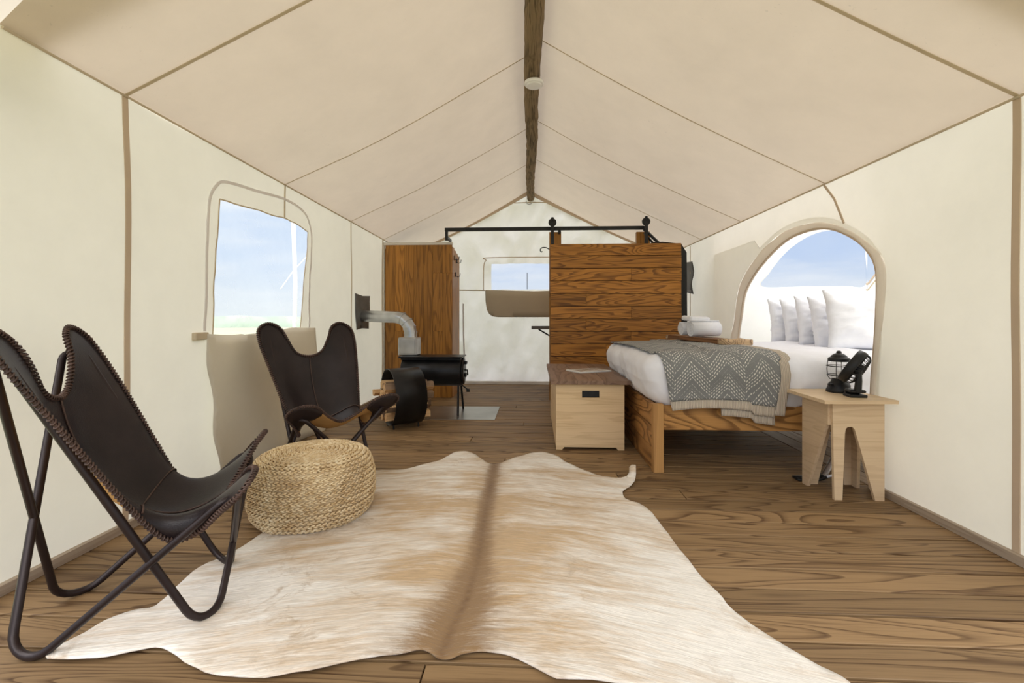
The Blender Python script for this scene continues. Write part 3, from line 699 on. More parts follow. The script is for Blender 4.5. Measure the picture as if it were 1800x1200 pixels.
# firewood: irregular split logs filling the lower part of the ring
rows = [(-.155, [-.09, .0, .09]), (-.065, [-.165, -.075, .018, .105, .18]), (.02, [-.18, -.085, .01, .10, .185]), (.10, [-.14, -.05, .045])]
nlog = 0
adj = ['pale split log', 'bark-edged split log', 'thick wedge-shaped log', 'narrow split log']
posn = ['bottom layer', 'second layer up', 'third layer up', 'top layer']
for ri, (zc, ys) in enumerate(rows):
    for ci, yc in enumerate(ys):
        n = 5+ (nlog % 2); off = random.uniform(0, 6); poly = []
        for k in range(n):
            a = off+2*PI*k/n; r_ = random.uniform(.030, .050); yy = yc+r_*math.cos(a); z_ = zc+r_*math.sin(a)
            d = math.hypot(yy, z_); 
            if d > RR-.012: yy *= (RR-.012)/d; z_ *= (RR-.012)/d
            poly.append((yy, z_))
        a0 = -.155-random.uniform(0, .06); a1 = .155+random.uniform(-.01, .07)
        q = MB(); sec = []
        for s_, aa in enumerate(np.linspace(a0, a1, 5)):
            sec.append([(aa, yc+(p[0]-yc)*(1+.04*math.sin(s_*2+k)), zc+(p[1]-zc)*(1+.04*math.cos(s_*3+k))) for k, p in enumerate(poly)])
        vs = [p for s_ in sec for p in s_]; fs = []
        q.add(vs, [], False)
        for s_ in range(4):
            for k in range(n): q.f.append((s_*n+k, s_*n+(k+1) % n, (s_+1)*n+(k+1) % n, (s_+1)*n+k)); q.sm.append(False); q.mi.append(1 if k in (0, 1, 2)[:1+nlog % 3] else 0)
        q.f += [tuple(range(n))[::-1], tuple(range(4*n, 5*n))]; q.sm += [False]*2; q.mi += [0, 0]
        side = 'leftmost' if ci == 0 else ('rightmost' if ci == len(ys)-1 else ['', 'second', 'third', 'fourth'][ci]+' from the left')
        o = q.build('firewood_log', [M['log_in'], M['bark']], label=f'{adj[nlog % 4]} in the black ring holder, {posn[ri]}, {side}', cat='firewood', group='split logs in the ring holder')
        o.location = (-1.165, 3.98, .022+RR); o.rotation_euler = (0, 0, ang); nlog += 1

# ================================================================== TRUNK
tk = empty('storage_trunk', (.40, 3.32, 0), label='pale bamboo storage trunk with dark wood lid at the foot of the bed', cat='trunk')
hw = .246; dl = 1.15; H = .478
# front panel with hand hole and foot cut out
def frontpanel(y0, y1, mi=0):
    q = MB()
    o = [(-hw, 0), (-hw+.045, 0), (-hw+.06, .018), (hw-.06, .018), (hw-.045, 0), (hw, 0), (hw, H), (-hw, H)]
    h = [(-.058, .378), (.068, .378), (.068, .428), (-.058, .428)]
    V, F = sheet2d(o, [h], .5); n = len(V)
    q.add([(a, y0, b) for a, b in V]+[(a, y1, b) for a, b in V], F+[tuple(i+n for i in f[::-1]) for f in F])
    for L_ in (o, h):
        m_ = len(L_); q.add([(a, y0, b) for a, b in L_]+[(a, y1, b) for a, b in L_], [(i, (i+1) % m_, m_+(i+1) % m_, m_+i) for i in range(m_)])
    return q
frontpanel(0, .018).build('front_panel', M['bamboo'], tk)
MB().box(-.075, .085, .022, .03, .36, .44).build('hand_hole_shade_plate', M['black'], tk, label='black plate standing for the shade inside the hand hole')  # black plate behind the opening, the hole's inner shade as colour
MB().box(-hw, -hw+.018, .018, dl, .012, H).build('side_panel', M['bamboo_y'], tk)
MB().box(hw-.018, hw, .018, dl, .012, H).build('side_panel', M['bamboo_y'], tk)
MB().box(-hw, hw, dl, dl+.018, .0, H).build('back_panel', M['bamboo'], tk)
MB().box(-hw+.018, hw-.018, .03, dl, .015, .03).build('bottom_panel', M['bamboo'], tk)
for i in range(3):
    z0 = -.285+i*.19
    board('lid_plank', (.1885, 1.23, .028), (z0+.095, .575, H+.014), M['lid'], tk, .002)
mg = empty('magazine', (.455, 3.88, H+.0285), math.radians(28), label='white edged magazine lying on the trunk lid', cat='magazine')
MB().box(-.155, .155, -.11, .11, 0, .011, .001).build('pages', M['paper'], mg)
def cover():
    m, t, b = mat_base('magazine_photo_cover', .25, 0, .5)
    n = tnoise(t, coords(t, (6, 9, 1)), 1.2, 5, .7)
    t.links.new(ramp(t, n, [(.33, (.06, .055, .05)), (.43, (.30, .25, .20)), (.52, (.58, .55, .52)), (.62, (.78, .78, .80))]), b.inputs['Base Color']); return m
MB().box(-.135, .153, -.085, .108, .011, .0118).build('cover', cover(), mg)

# ================================================================== BED
BX0, BX1, BY0, BY1 = .735, 2.78, 2.86, 4.40
bd = empty('bed_frame', (BX0, BY0, 0), label='stained pine bed frame standing under the white bedding', cat='bed')
MB().box(-.005, .058, -.02, .03, 0, .425, .003).build('post', M['bed_z'], bd)
MB().box(-.005, .058, 1.50, 1.55, 0, .425, .003).build('post', M['bed_z'], bd)
for i in range(3): board('foot_plank', (.03, 1.468, .136), (.014, .766, .0705+.1385*i), M['bed_y'], bd, .003)
MB().box(.058, 2.04, -.012, .02, .265, .415, .003).build('side_rail', M['bed_x'], bd)
MB().box(.058, 2.04, 1.51, 1.54, .265, .415, .003).build('side_rail', M['bed_x'], bd)
MB().box(1.99, 2.045, -.01, .04, 0, .415).build('leg', M['bed_z'], bd)
MB().box(1.99, 2.045, 1.49, 1.54, 0, .415).build('leg', M['bed_z'], bd)
for i in range(12): board('slat', (.08, 1.49, .02), (.14+i*.163, .766, .34), M['bed_y'], bd, .002)
def mf(v): return v+Vector((BX0+1.03, BY0+.76, .475))
rbox(.985, .735, .115, .06, 8, mf).build('mattress', M['linen'], bd)
# duvet
DX0, DX1, DY0, DY1 = .672, 2.80, 2.815, 4.43
cx, cy = (DX0+DX1)/2, (DY0+DY1)/2
def df(v):
    p = Vector(v); x_, y_, z_ = p
    hz = .165; k = (z_+hz)/(2*hz)           # 0 bottom .. 1 top
    ex = max(0, min(1, (abs(y_)-.5)/.3)); 
    crown = .028*math.cos(min(1, abs(y_)/.81)*PI/2)*math.cos(min(1, abs(x_)/1.064)*PI/2)
    if k > .5: p.z += crown*2*(k-.5)
    # lower hem draws back to the frame, gathers at the lower edge
    if k < .5:
        dk = (.5-k)*2
        if x_ < 0: p.x += .055*dk*min(1, abs(x_)/1.0)
        p.y += (-1 if y_ > 0 else 1)*.015*dk*min(1, abs(y_)/.8)
        p.y += .012*math.sin(x_*42+3*noise.noise(Vector((x_*5, 0, 0))))*dk*(1 if abs(y_) > .7 else 0)
        p.z += .010*math.sin(x_*9)*dk
    n = noise.noise(Vector((x_*4, y_*4, z_*5)))*.018+noise.noise(Vector((x_*9+y_*4, y_*7-x_*3, z_*9+3)))*.010+(abs(noise.noise(Vector((x_*6+z_*5, y_*5-z_*4, 8))))*-.022 if x_ < -.7 or abs(y_) > .7 else 0)+.004*math.sin(x_*19+5*noise.noise(Vector((x_*2, y_*2, 1))))*(1 if abs(y_) > .72 else .3)
    d = Vector((x_/1.06, y_/.8, z_/.16)); d.normalize(); p += d*n
    return p+Vector((cx, cy, .565))
rbox((DX1-DX0)/2, (DY1-DY0)/2, .165, .105, 46, df).build('duvet', M['linen'], label='white cotton duvet spread over the whole bed', cat='duvet')
# throw blanket
def path(d, u, lift=.0):
    # d runs from the front hem over the top to the rear; returns y,z on the duvet
    # front hang .27, round corner, top
    r = .115; yf = DY0-.018-lift; zt = .74+lift
    drop = .225; arc = r*PI/2
    if d < drop: return yf+.006*math.sin(d*20), zt-r-(drop-d)
    d -= drop
    if d < arc:
        a = d/r; return yf+r-r*math.cos(a), zt-r+r*math.sin(a)
    d -= arc; y_ = yf+r+d
    ct = .026*math.cos(min(1, abs(y_-cy)/.81)*PI/2)
    return y_, zt+ct*.85
def blanket(name, u0f, u1f, d0, d1, nu, nd, m, parent=None, lift=0., uvs=(1, 1), **k):
    q = MB(); vs = []; uv = []
    for j in range(nd+1):
        d = d0+(d1-d0)*j/nd
        for i in range(nu+1):
            u = u0f(d)+(u1f(d)-u0f(d))*i/nu
            y_, z_ = path(d, u, lift)
            e_ = .010*math.sin(u*11+1.3)*max(0, (.25-d)/.25)
            wv = noise.noise(Vector((u*5, d*5, 2)))*.008
            if d > .4: z_ += abs(wv)
            else: y_ -= abs(wv)+.0+e_*.6
            if d < .25: z_ += .022*math.sin((u-.8)*5.5)*(.25-d)/.25 - .02*(.25-d)/.25*(1 if u > 1.3 else 0)
            # left side follows the crown near the foot edge of the bed
            if d > .4: z_ += .028*(math.cos(min(1, abs(u-cx)/1.064)*PI/2)-1)*0.9 if u < 1.1 else 0
            vs.append((u, y_, z_)); uv.append((u, d))
    fs = [(j*(nu+1)+i, j*(nu+1)+i+1, (j+1)*(nu+1)+i+1, (j+1)*(nu+1)+i) for j in range(nd) for i in range(nu)]
    q.add(vs, fs, True); o = q.build(name, m, parent, **k)
    L_ = o.data.uv_layers.new(name='UVMap')
    for lp in o.data.loops: L_.data[lp.index].uv = uv[lp.vertex_index]
    md = o.modifiers.new('thick', 'SOLIDIFY'); md.thickness = .008; md.offset = 1
    return o
lef = lambda d: .745+.085*max(0, (.45-d)/.45)-.02*min(1, max(0, d-.6))
rig = lambda d: 1.455+.03*math.sin(d*6)-(.02 if d < .3 else 0)
bl = blanket('throw_blanket', lef, rig, .045, 1.9, 44, 110, M['knit'], label='grey knitted throw with white zigzag dashes over the foot of the bed', cat='blanket')
blanket('border', rig, lambda d: rig(d)+.055, .0, 1.9, 4, 110, M['rib'], bl, label='cream ribbed side border')
blanket('border', lef, lambda d: rig(d)+.002, -.015, .046, 44, 4, M['rib'], bl, lift=.004, label='cream ribbed front border')
blanket('folded_corner', lambda d: 1.12+.0*d, lambda d: 1.44, -.05, .0, 16, 3, M['rib'], bl, lift=-.008, label='cream layer hanging below the front border')
# tray and towels
tx = Vector((1.13, 3.95)); ty = Vector((1.32, 3.27)); dv = (ty-tx).normalized(); ln = (ty-tx).length
ta = math.atan2(dv.y, dv.x)
tz = .782
tr = empty('wooden_tray', (tx.x, tx.y, tz), ta, label='flat brown wooden tray with a bark edged end lying on the bed', cat='tray')
tilt = math.radians(1.2); tr.rotation_euler = (0, tilt, ta)
MB().box(0, ln-.03, 0, .24, 0, .026, .004).build('board', M['tray'], tr)
MB().box(0, ln-.03, 0, .012, .026, .034, .002).build('rim', M['tray'], tr)
rbox(.028, .125, .024, .012, 5, lambda v: Vector((ln-.022+v.x+.006*math.sin(v.y*60), .12+v.y, .016+v.z+.005*math.sin(v.y*45+v.x*30)))).build('live_edge_end', M['bark_end'], tr, label='pale live edge end with bark grain')
rbox(.016, .125, .018, .01, 5, lambda v: Vector((.0+v.x+.004*math.sin(v.y*60), .12+v.y, .014+v.z))).build('live_edge_end', M['bark_end'], tr)
def towel_roll(R, Ln):
    q = MB(); turns = 5.2; n = 150; th = .0085; vs = []
    for i in range(n+1):
        a = turns*2*PI*i/n; r_ = R*(.12+.88*i/n)
        for rr_ in (r_, r_-th*.9):
            for s_ in (0, 1):
                fl_ = .004*noise.noise(Vector((a, s_*5, 0))); vs.append((s_*Ln+fl_*(1 if s_ else -1), rr_*math.cos(a), rr_*math.sin(a)))
    fs = []
    for i in range(n):
        a = i*4; b = a+4
        fs += [(a, a+1, b+1, b), (a+2, b+2, b+3, a+3), (a, b, b+2, a+2), (a+1, a+3, b+3, b+1)]
    fs += [(0, 2, 3, 1), (n*4, n*4+1, n*4+3, n*4+2)]
    return q.add(vs, fs, True)
perp = Vector((-dv.y, dv.x))
def on_tray(a, b, h): v = Vector((tx.x+dv.x*a+perp.x*b, tx.y+dv.y*a+perp.y*b)); return (v.x, v.y, tz+.03-a*math.sin(tilt)+h)
o = towel_roll(.058, .21).build('rolled_towel', M['towel'], label='rolled white towel on the tray, the left one of the pair', cat='towel', group='rolled towels on the tray')
o.location = on_tray(.17, .02, .060); o.rotation_euler = (0, 0, ta+PI/2-.15)
o = towel_roll(.066, .23).build('rolled_towel', M['towel'], label='thicker rolled white towel on the tray, the right one of the pair', cat='towel', group='rolled towels on the tray')
o.location = on_tray(.33, -.0, .067); o.rotation_euler = (.6, 0, ta+PI/2-.1)
q = rbox(.085, .075, .019, .014, 8, lambda v: v+Vector((0, 0, nz3(v, 12, .004)+.004*math.sin(v.x*25))))
o = q.build('folded_washcloth', M['towel'], label='small folded white washcloth on top of the two towel rolls', cat='washcloth'); o.location = on_tray(.25, .10, .145); o.rotation_euler = (.05, .08, ta+PI/2-.1)
# pillows
def pillow(seed, w_, h_, t_):
    n = 30; q = MB(); vs = []
    for s_ in (-1, 1):
        for j in range(n+1):
            for i in range(n+1):
                u, v = 2*i/n-1, 2*j/n-1
                pu = 1-.07*(1-v*v)**1.0*abs(u)**3; pv = 1-.05*(1-u*u)*abs(v)**3
                b = max(0, (1-abs(u)**2.6)*(1-abs(v)**2.6))**.5
                wr0 = noise.noise(Vector((u*2.3+seed, v*3+u*1.5, seed)))*.026+(abs(noise.noise(Vector((u*4+v*3, v*6-u*3, seed*3))))-.2)*.030
                vs.append((u*w_/2*pu, s_*(b*t_/2)+wr0*min(1, b*1.6)*1.0, v*h_/2*pv+.012*noise.noise(Vector((u*3, seed, 5)))))
    K = (n+1)**2; fs = []
    for s_ in (0, 1):
        for j in range(n):
            for i in range(n):
                a = s_*K+j*(n+1)+i; fs.append((a, a+1, a+n+2, a+n+1) if s_ == 0 else (a+n+1, a+n+2, a+1, a))
    q.add(vs, fs, True)
    return q
pl_lab = ['white pillow standing farthest back in the row by the alcove wall', 'white pillow second from the back of the standing row', 'white pillow in the middle of the standing row', 'white pillow right behind the large front pillow', 'large white front pillow with its whole face showing']
for k, (X0, Y, wd, hh) in enumerate(((2.085, 4.16, .60, .395), (2.105, 3.97, .60, .40), (2.085, 3.74, .62, .40), (2.06, 3.50, .62, .40), (1.99, 3.21, .74, .42))):
    q = pillow(k*1.7+.3, wd, hh, .17)
    o = q.build('pillow', M['pillow'], label=pl_lab[k], cat='pillow', group='white pillows standing on the bed')
    b_ = bmesh.new(); b_.from_mesh(o.data); bmesh.ops.remove_doubles(b_, verts=b_.verts[:], dist=.0008); b_.to_mesh(o.data); b_.free()
    o.location = (X0+wd/2, Y+.03, .725+hh/2); o.rotation_euler = (math.radians(-10), math.radians([1, -1.5, 1, -2, 1.2][k]), math.radians([4, 2, 4, 3, 1][k]))

# ================================================================== BEDSIDE TABLE
tb = empty('side_table', (1.68, 2.62, 0), label='pale oak plywood side table with wedge shaped legs next to the right wall', cat='side table')
TZ = .53
top = [(-.192, -.205), (.185, -.19), (.188, .205), (-.178, .198)]
MB().prism(top, 'z', TZ-.018, TZ).build('tabletop', M['table'], tb)
hL, hR = -.125, .130; t_ = .018
def legpanel(L_, narrow=.034):
    # in local (s, z): narrow leg at s=0, wedge at s=L_
    z1 = TZ-.018
    if narrow == 0: return [(0, z1), (0, .39), (.014, .39), (L_-.046, 0), (L_, 0), (L_, z1)]
    return [(0, z1), (.010, .0), (.050, .0), (.063, .345), (.067, .372), (.078, .384), (.100, .384), (.112, .372), (.120, .345), (L_-.046, 0), (L_, 0), (L_, z1)]
W = .262; D = .25; ox, oy = -.122, -.155
P = legpanel(W); MB().prism([(ox+a, b) for a, b in P], 'y', oy, oy+t_).build('leg_panel', M['table'], tb)
P = legpanel(D-t_-.0005, 0); MB().prism([(oy+t_+.0005+a, b) for a, b in P], 'x', ox-.012, ox-.012+t_).build('leg_panel', M['table_y'], tb)
P = legpanel(W-t_); MB().prism([(ox+W-a, b) for a, b in P], 'y', oy+D-t_, oy+D).build('leg_panel', M['table'], tb)
P = legpanel(D-.04); MB().prism([(oy+D-t_-.001-a, b) for a, b in P], 'x', ox+W-t_, ox+W).build('leg_panel', M['table_y'], tb)
# lantern
la = empty('lantern', (1.742, 2.70, TZ), label='black metal camping lantern with wire cage on the side table', cat='lantern')
MB().lathe([(0, 0), (.060, 0), (.064, .004), (.062, .014), (.055, .03), (.055, .042), (.050, .05), (.038, .062), (.036, .078), (0, .078)], 28).build('base', M['black'], la)
MB().lathe([(0, .068), (.034, .075), (.040, .10), (.043, .13), (.040, .165), (.034, .18)], 28).build('globe', M['glass'], la, label='clear glass globe')
MB().lathe([(0, .176), (.052, .176), (.054, .18), (.054, .192), (.048, .198), (.042, .199), (.038, .208), (.022, .220), (.014, .222), (.012, .232), (.006, .237), (0, .237)], 28).build('cap', M['black'], la)
q = MB()
for k in range(4):
    a = PI/4+k*PI/2; q.tube([(.055*math.cos(a)*s_, .055*math.sin(a)*s_, z) for s_, z in ((.75, .07), (1, .09), (1.06, .13), (1.02, .165), (.95, .185))], .0022, 6)
for z, r_ in ((.098, .056), (.150, .060)): q.tube([(r_*math.cos(a), r_*math.sin(a), z) for a in np.linspace(0, 2*PI, 28)[:-1]], .0026, 6, closed=True)
q.build('cage', M['black'], la)
MB().tube([(0, 0, .078), (0, 0, .12)], .012, 10).build('lamp_stem', M['white'], la)
MB().tube([(-.05, -.02, .045), (-.068, -.028, .045)], .008, 10).build('knob', M['black'], la)
# fan
fn = empty('clip_fan', (1.722, 2.535, TZ), math.radians(-8), label='small black clip fan tilted up in front of the lantern', cat='fan')
MB().box(-.042, .042, -.035, .045, 0, .016, .004).box(-.038, .038, -.03, .04, .024, .040, .005).tube([(-.035, .035, .02), (.035, .035, .02)], .010, 8).build('clip_base', M['black'], fn)
MB().tube([(-.0, -.02, .03), (-.0, -.03, .09), (-.0, -.028, .155)], .016, 10, radii=[.018, .016, .014]).build('arm', M['black'], fn)
hd = Matrix.Translation((-.0, .015, .158)) @ Matrix.Rotation(math.radians(-32), 4, 'Z') @ Matrix.Rotation(math.radians(-58), 4, 'Y')
# axis of fan = local z
q = MB().lathe([(.088, -.012), (.094, -.012), (.096, .0), (.094, .028), (.088, .030), (.088, -.012)], 36, (0, 0, 0), None)
q.v = [(hd @ Vector(v))[:] for v in q.v]; q.build('front_ring', M['black'], fn)
q = MB()
for k in range(24):
    a = 2*PI*k/24; q.tube([(r_*math.cos(a+s_), r_*math.sin(a+s_), z) for r_, s_, z in ((.09, 0, -.01), (.085, .05, -.03), (.065, .12, -.043), (.02, .25, -.048))], .0020, 5)
for r_, z in ((.09, -.012), (.074, -.038)): q.tube([(r_*math.cos(a), r_*math.sin(a), z) for a in np.linspace(0, 2*PI, 30)[:-1]], .003, 6, closed=True)
for k in range(24):
    a = 2*PI*k/24; q.tube([(.09*math.cos(a), .09*math.sin(a), .026), (.018*math.cos(a+.3), .018*math.sin(a+.3), .033)], .0018, 5)
q.v = [(hd @ Vector(v))[:] for v in q.v]; q.build('grille', M['black'], fn)
q = MB().lathe([(0, -.052), (.030, -.050), (.034, -.03), (.020, .02), (.018, .034), (0, .036)], 20)
q.v = [(hd @ Vector(v))[:] for v in q.v]; q.build('motor_housing', M['black'], fn)
q = MB()
for k in range(4):
    a = PI/2*k
    q.add([(r_*math.cos(a+s_), r_*math.sin(a+s_), z) for r_, s_, z in ((.02, 0, 0), (.078, -.25, -.01), (.080, .35, .012), (.02, .7, .01))], [(0, 1, 2, 3)])
q.v = [(hd @ Vector(v))[:] for v in q.v]; o = q.build('blades', M['black'], fn); md = o.modifiers.new('t', 'SOLIDIFY'); md.thickness = .002
# support strut under the table
ss = empty('alcove_strut', (1.60, 2.80, 0), label='silver tube strut with a black foot on the floor behind the side table', cat='strut')
MB().tube([(.10, -.03, .02), (.235, .05, .155)], .016, 12).build('tube', M['silver'], ss)
rbox(.085, .035, .008, .006, 4, lambda v: v+Vector((.02, -.03, .008+.018*max(0, v.x/.085)**2))).build('foot', M['black'], ss)
MB().tube(catmull([(.10, -.06, .03), (.15, -.08, .05), (.20, -.07, .03), (.17, -.05, .06), (.22, -.06, .07), (.19, -.09, .03)], 6, False), .007, 8).build('cord', M['linen'], ss, label='white knotted cord')
MB().tube([(.19, -.06, .05), (.215, -.04, .20)], .010, 8).build('webbing', M['zipper'], ss)

# ================================================================== POUF
pf = empty('pouf', (-1.075, 2.165, 0), label='round braided jute pouf between the two butterfly chairs', cat='pouf')
def bead_ring(R, z, bw_, tiltin, nb, seed, sp=None):
    q = MB(); rnd = random.Random(seed)
    for row in (-1, 1):
        for k in range(nb):
            a = 2*PI*(k+.25*row)/nb
            # strand: elongated ellipsoid slanted
            ct, sn = math.cos(a), math.sin(a)
            tang = Vector((-sn, ct, 0)); rad_ = Vector((ct, sn, 0)); up = Vector((0, 0, 1))
            nrm = (rad_*math.cos(tiltin)+up*math.sin(tiltin)); side = (-rad_*math.sin(tiltin)+up*math.cos(tiltin))
            c_ = rad_*R+up*z+side*row*bw_*.16
            ax = (tang*.90+side*row*.34).normalized(); bx_ = nrm.cross(ax)
            la_ = 2*PI*R/nb*.66*rnd.uniform(.9, 1.1); lb = bw_*.18*rnd.uniform(.85, 1.1); lc = bw_*.34*rnd.uniform(.8, 1.15)
            vs = []
            for lat, s_, c2 in ((-1, .0, -1), (-.5, .86, -.5), (.5, .86, .5), (1, .0, 1)):
                pass
            m_ = 6
            vs.append(c_-ax*la_*.8)
            for t2, r2 in ((-.45, .85), (.15, 1.0), (.6, .7)):
                for kk in range(m_):
                    th_ = 2*PI*kk/m_; vs.append(c_+ax*la_*t2+(bx_*math.cos(th_)*lb+nrm*math.sin(th_)*lc)*r2)
            vs.append(c_+ax*la_*.85)
            fs = [(0, 1+kk, 1+(kk+1) % m_) for kk in range(m_)]
            for l in range(2):
                for kk in range(m_): fs.append((1+l*m_+kk, 1+(l+1)*m_+kk, 1+(l+1)*m_+(kk+1) % m_, 1+l*m_+(kk+1) % m_))
            fs += [(len(vs)-1, 1+2*m_+(kk+1) % m_, 1+2*m_+kk) for kk in range(m_)]
            q.add(vs, fs, True)
    return q
HP = .315; prof = []
# side profile then top
path_p = catmull([(.240, .008), (.266, .04), (.280, .09), (.284, .14), (.281, .19), (.272, .24), (.252, .282), (.21, .304), (.14, .312), (.07, .315), (.012, .316)], 14, False)
acc = 0; last = np.array(path_p[0]); bwid = .0215; targets = []
dists = [0]
for a, b in zip(path_p[:-1], path_p[1:]): dists.append(dists[-1]+np.linalg.norm(b-a))
tot = dists[-1]; nring = int(tot/bwid)
for i in range(nring):
    s_ = (i+.5)*tot/nring; k = np.searchsorted(dists, s_); a, b = path_p[k-1], path_p[k]; f_ = (s_-dists[k-1])/(dists[k]-dists[k-1]); p = a+(b-a)*f_; d = (b-a)/np.linalg.norm(b-a)
    tl = math.atan2(-d[0], d[1])          # surface tilt
    R_ = max(.012, p[0]+random.uniform(-.002, .002)); nbd = max(5, int(2*PI*R_/.024))
    bead_ring(R_, p[1], bwid*1.08, tl, nbd, i).build('jute_braid', M['jute'], pf)
MB().lathe([(0, .004)]+[(max(0, p[0]-.006), p[1]-.004 if p[1] > .2 else max(.004, p[1])) for p in path_p[::6]]+[(0, .31)], 40).build('core', M['jute'], pf)

# ================================================================== BUTTERFLY CHAIR
def fillet(P, r, n=7, closed=True):
    out = []; L_ = len(P)
    for i in range(L_):
        a, b, c_ = Vector(P[i-1]), Vector(P[i]), Vector(P[(i+1) % L_]); rr_ = r[i]
        u = (a-b).normalized(); v = (c_-b).normalized(); th_ = u.angle(v); d = rr_/math.tan(th_/2)
        p0 = b+u*d; p1 = b+v*d; ce = b+(u+v).normalized()*(rr_/math.sin(th_/2))
        tot_a = PI-th_; e1 = (p0-ce).normalized(); e2 = (p1-ce); e2 = (e2-e1*e2.dot(e1)).normalized()
        for k in range(n+1):
            q_ = tot_a*k/n; out.append(ce+(e1*math.cos(q_)+e2*math.sin(q_))*rr_)
    return out
def chair():
    root = empty('butterfly_chair')
    r_ = .0115
    Gb, Gf = (-.235, .170), (.250, .215); Tb, Tf = (-.243, .242, .912), (.328, .268, .445)
    for m_, lab in ((1, 'a'), (-1, 'b')):
        o_ = .012*m_
        G1 = (Gf[0], m_*Gf[1], -.035+0.0); G3 = (Gb[0], -m_*Gb[1], -.035)
        T0 = (Tb[0], m_*Tb[1], Tb[2]); T2 = (Tf[0], -m_*Tf[1], Tf[2])
        # loop: rear ear -> far front foot on the same side -> opposite front tip -> rear foot of the opposite side
        P_ = [T0, G1, T2, G3]
        pts = fillet(P_, [.035, .075, .035, .075], 8)
        mn = min(p.z for p in pts)
        pts = [Vector((p.x, p.y, p.z-(mn-r_)*(1 if p.z < .3 else max(0, 1-(p.z-.3)/.3)))) for p in pts]
        # nudge the loops apart where they cross
        MB().tube(pts, r_, 12, closed=True).build('frame_loop', M['rod'], root)
    # leather sling
    half = [(-.180, 0, .705), (-.188, .085, .735), (-.200, .135, .825), (-.225, .170, .895), (-.234, .235, .922), (-.208, .300, .885), (-.160, .308, .80), (-.080, .282, .655), (.005, .248, .49), (.085, .215, .345), (.145, .205, .280), (.215, .225, .298), (.280, .285, .370), (.330, .335, .425), (.365, .318, .468), (.372, .250, .480), (.348, .175, .458), (.305, .09, .388), (.275, 0, .345)]
    ctrl = half+[(a, -b, c_) for a, b, c_ in half[-2:0:-1]]
    loop = catmull(ctrl, 10)
    per = 10; idx = {'bl': None}
    iTb, iTf = 4*per, int(14.5*per); tot_ = len(loop)
    iTf2, iTb2 = tot_-iTf, tot_-iTb
    def seg(i0, i1, n):
        P_ = [loop[k % tot_] for k in range(i0, i1+1)]; d_ = [0]
        for a, b in zip(P_[:-1], P_[1:]): d_.append(d_[-1]+np.linalg.norm(b-a))
        return [np.array([np.interp(t*d_[-1], d_, [p[c_] for p in P_]) for c_ in range(3)]) for t in np.linspace(0, 1, n+1)]
    n = 36
    sideR = seg(iTb, iTf, n); front = seg(iTf, iTf2, n); sideL = seg(iTf2, iTb2, n); back = seg(iTb2, tot_+iTb, n)
    G_ = np.zeros((n+1, n+1, 3))    # [v][u], v back->front, u left->right
    for k in range(n+1):
        G_[0, k] = back[k]; G_[n, k] = front[n-k]; G_[k, n] = sideR[k]; G_[k, 0] = sideL[n-k]
    for v in range(1, n):
        for u in range(1, n):
            a, b = v/n, u/n
            G_[v, u] = (1-a)*G_[0, u]+a*G_[n, u]+(1-b)*G_[v, 0]+b*G_[v, n]-((1-a)*(1-b)*G_[0, 0]+(1-a)*b*G_[0, n]+a*(1-b)*G_[n, 0]+a*b*G_[n, n])
    for it in range(500): G_[1:-1, 1:-1] = (G_[:-2, 1:-1]+G_[2:, 1:-1]+G_[1:-1, :-2]+G_[1:-1, 2:])/4
    for v in range(n+1):
        for u in range(n+1):
            a, b = v/n, u/n; k = (math.sin(PI*a)*math.sin(PI*b))
            G_[v, u, 2] -= .0*k
    prof_c = catmull([(-.18, 0, .705), (-.155, 0, .59), (-.09, 0, .44), (.0, 0, .335), (.10, 0, .288), (.19, 0, .300), (.275, 0, .345)], 8, False)
    pd = [0]
    for a, b in zip(prof_c[:-1], prof_c[1:]): pd.append(pd[-1]+np.linalg.norm(b-a))
    cl = G_[:, n//2].copy(); cdist = [0]
    for a, b in zip(cl[:-1], cl[1:]): cdist.append(cdist[-1]+np.linalg.norm(b-a))
    for v in range(1, n):
        tt = cdist[v]/cdist[-1]*pd[-1]; tg = np.array([np.interp(tt, pd, [p[c_] for p in prof_c]) for c_ in range(3)]); D_ = tg-cl[v]; D_[1] = 0
        for u in range(1, n):
            b = 2*u/n-1; G_[v, u] += D_*(1-b*b)**1.6
    for it in range(6): G_[1:-1, 1:-1] = .5*G_[1:-1, 1:-1]+.125*(G_[:-2, 1:-1]+G_[2:, 1:-1]+G_[1:-1, :-2]+G_[1:-1, 2:])
    vs = [tuple(G_[v, u]) for v in range(n+1) for u in range(n+1)]
    fs = [(v*(n+1)+u, (v+1)*(n+1)+u, (v+1)*(n+1)+u+1, v*(n+1)+u+1) for v in range(n) for u in range(n)]
    sl = MB().add(vs, fs, True).build('leather_sling', [M['leather'], M['leather_under']], root, recalc=False)
    sl.data.update()
    nz_ = sum((p.normal.z for p in sl.data.polygons))
    if nz_ < 0: sl.data.flip_normals()
    md = sl.modifiers.new('thick', 'SOLIDIFY'); md.thickness = .005; md.offset = -1; md.material_offset = 1; md.material_offset_rim = 0; md.use_rim = True
    # lacing round the edge
    lc = MB(); pts = [Vector(p) for p in loop]; dd_ = [0]
    for i in range(len(pts)): dd_.append(dd_[-1]+(pts[(i+1) % len(pts)]-pts[i]).length)
    Ltot = dd_[-1]; nb_ = int(Ltot/.0125); cen = Vector((.03, 0, .50))
    def at(s_):
        s_ %= Ltot; k = int(np.searchsorted(dd_, s_, 'right'))-1; k = min(k, len(pts)-1); f_ = (s_-dd_[k])/(dd_[k+1]-dd_[k]); return pts[k].lerp(pts[(k+1) % len(pts)], f_)
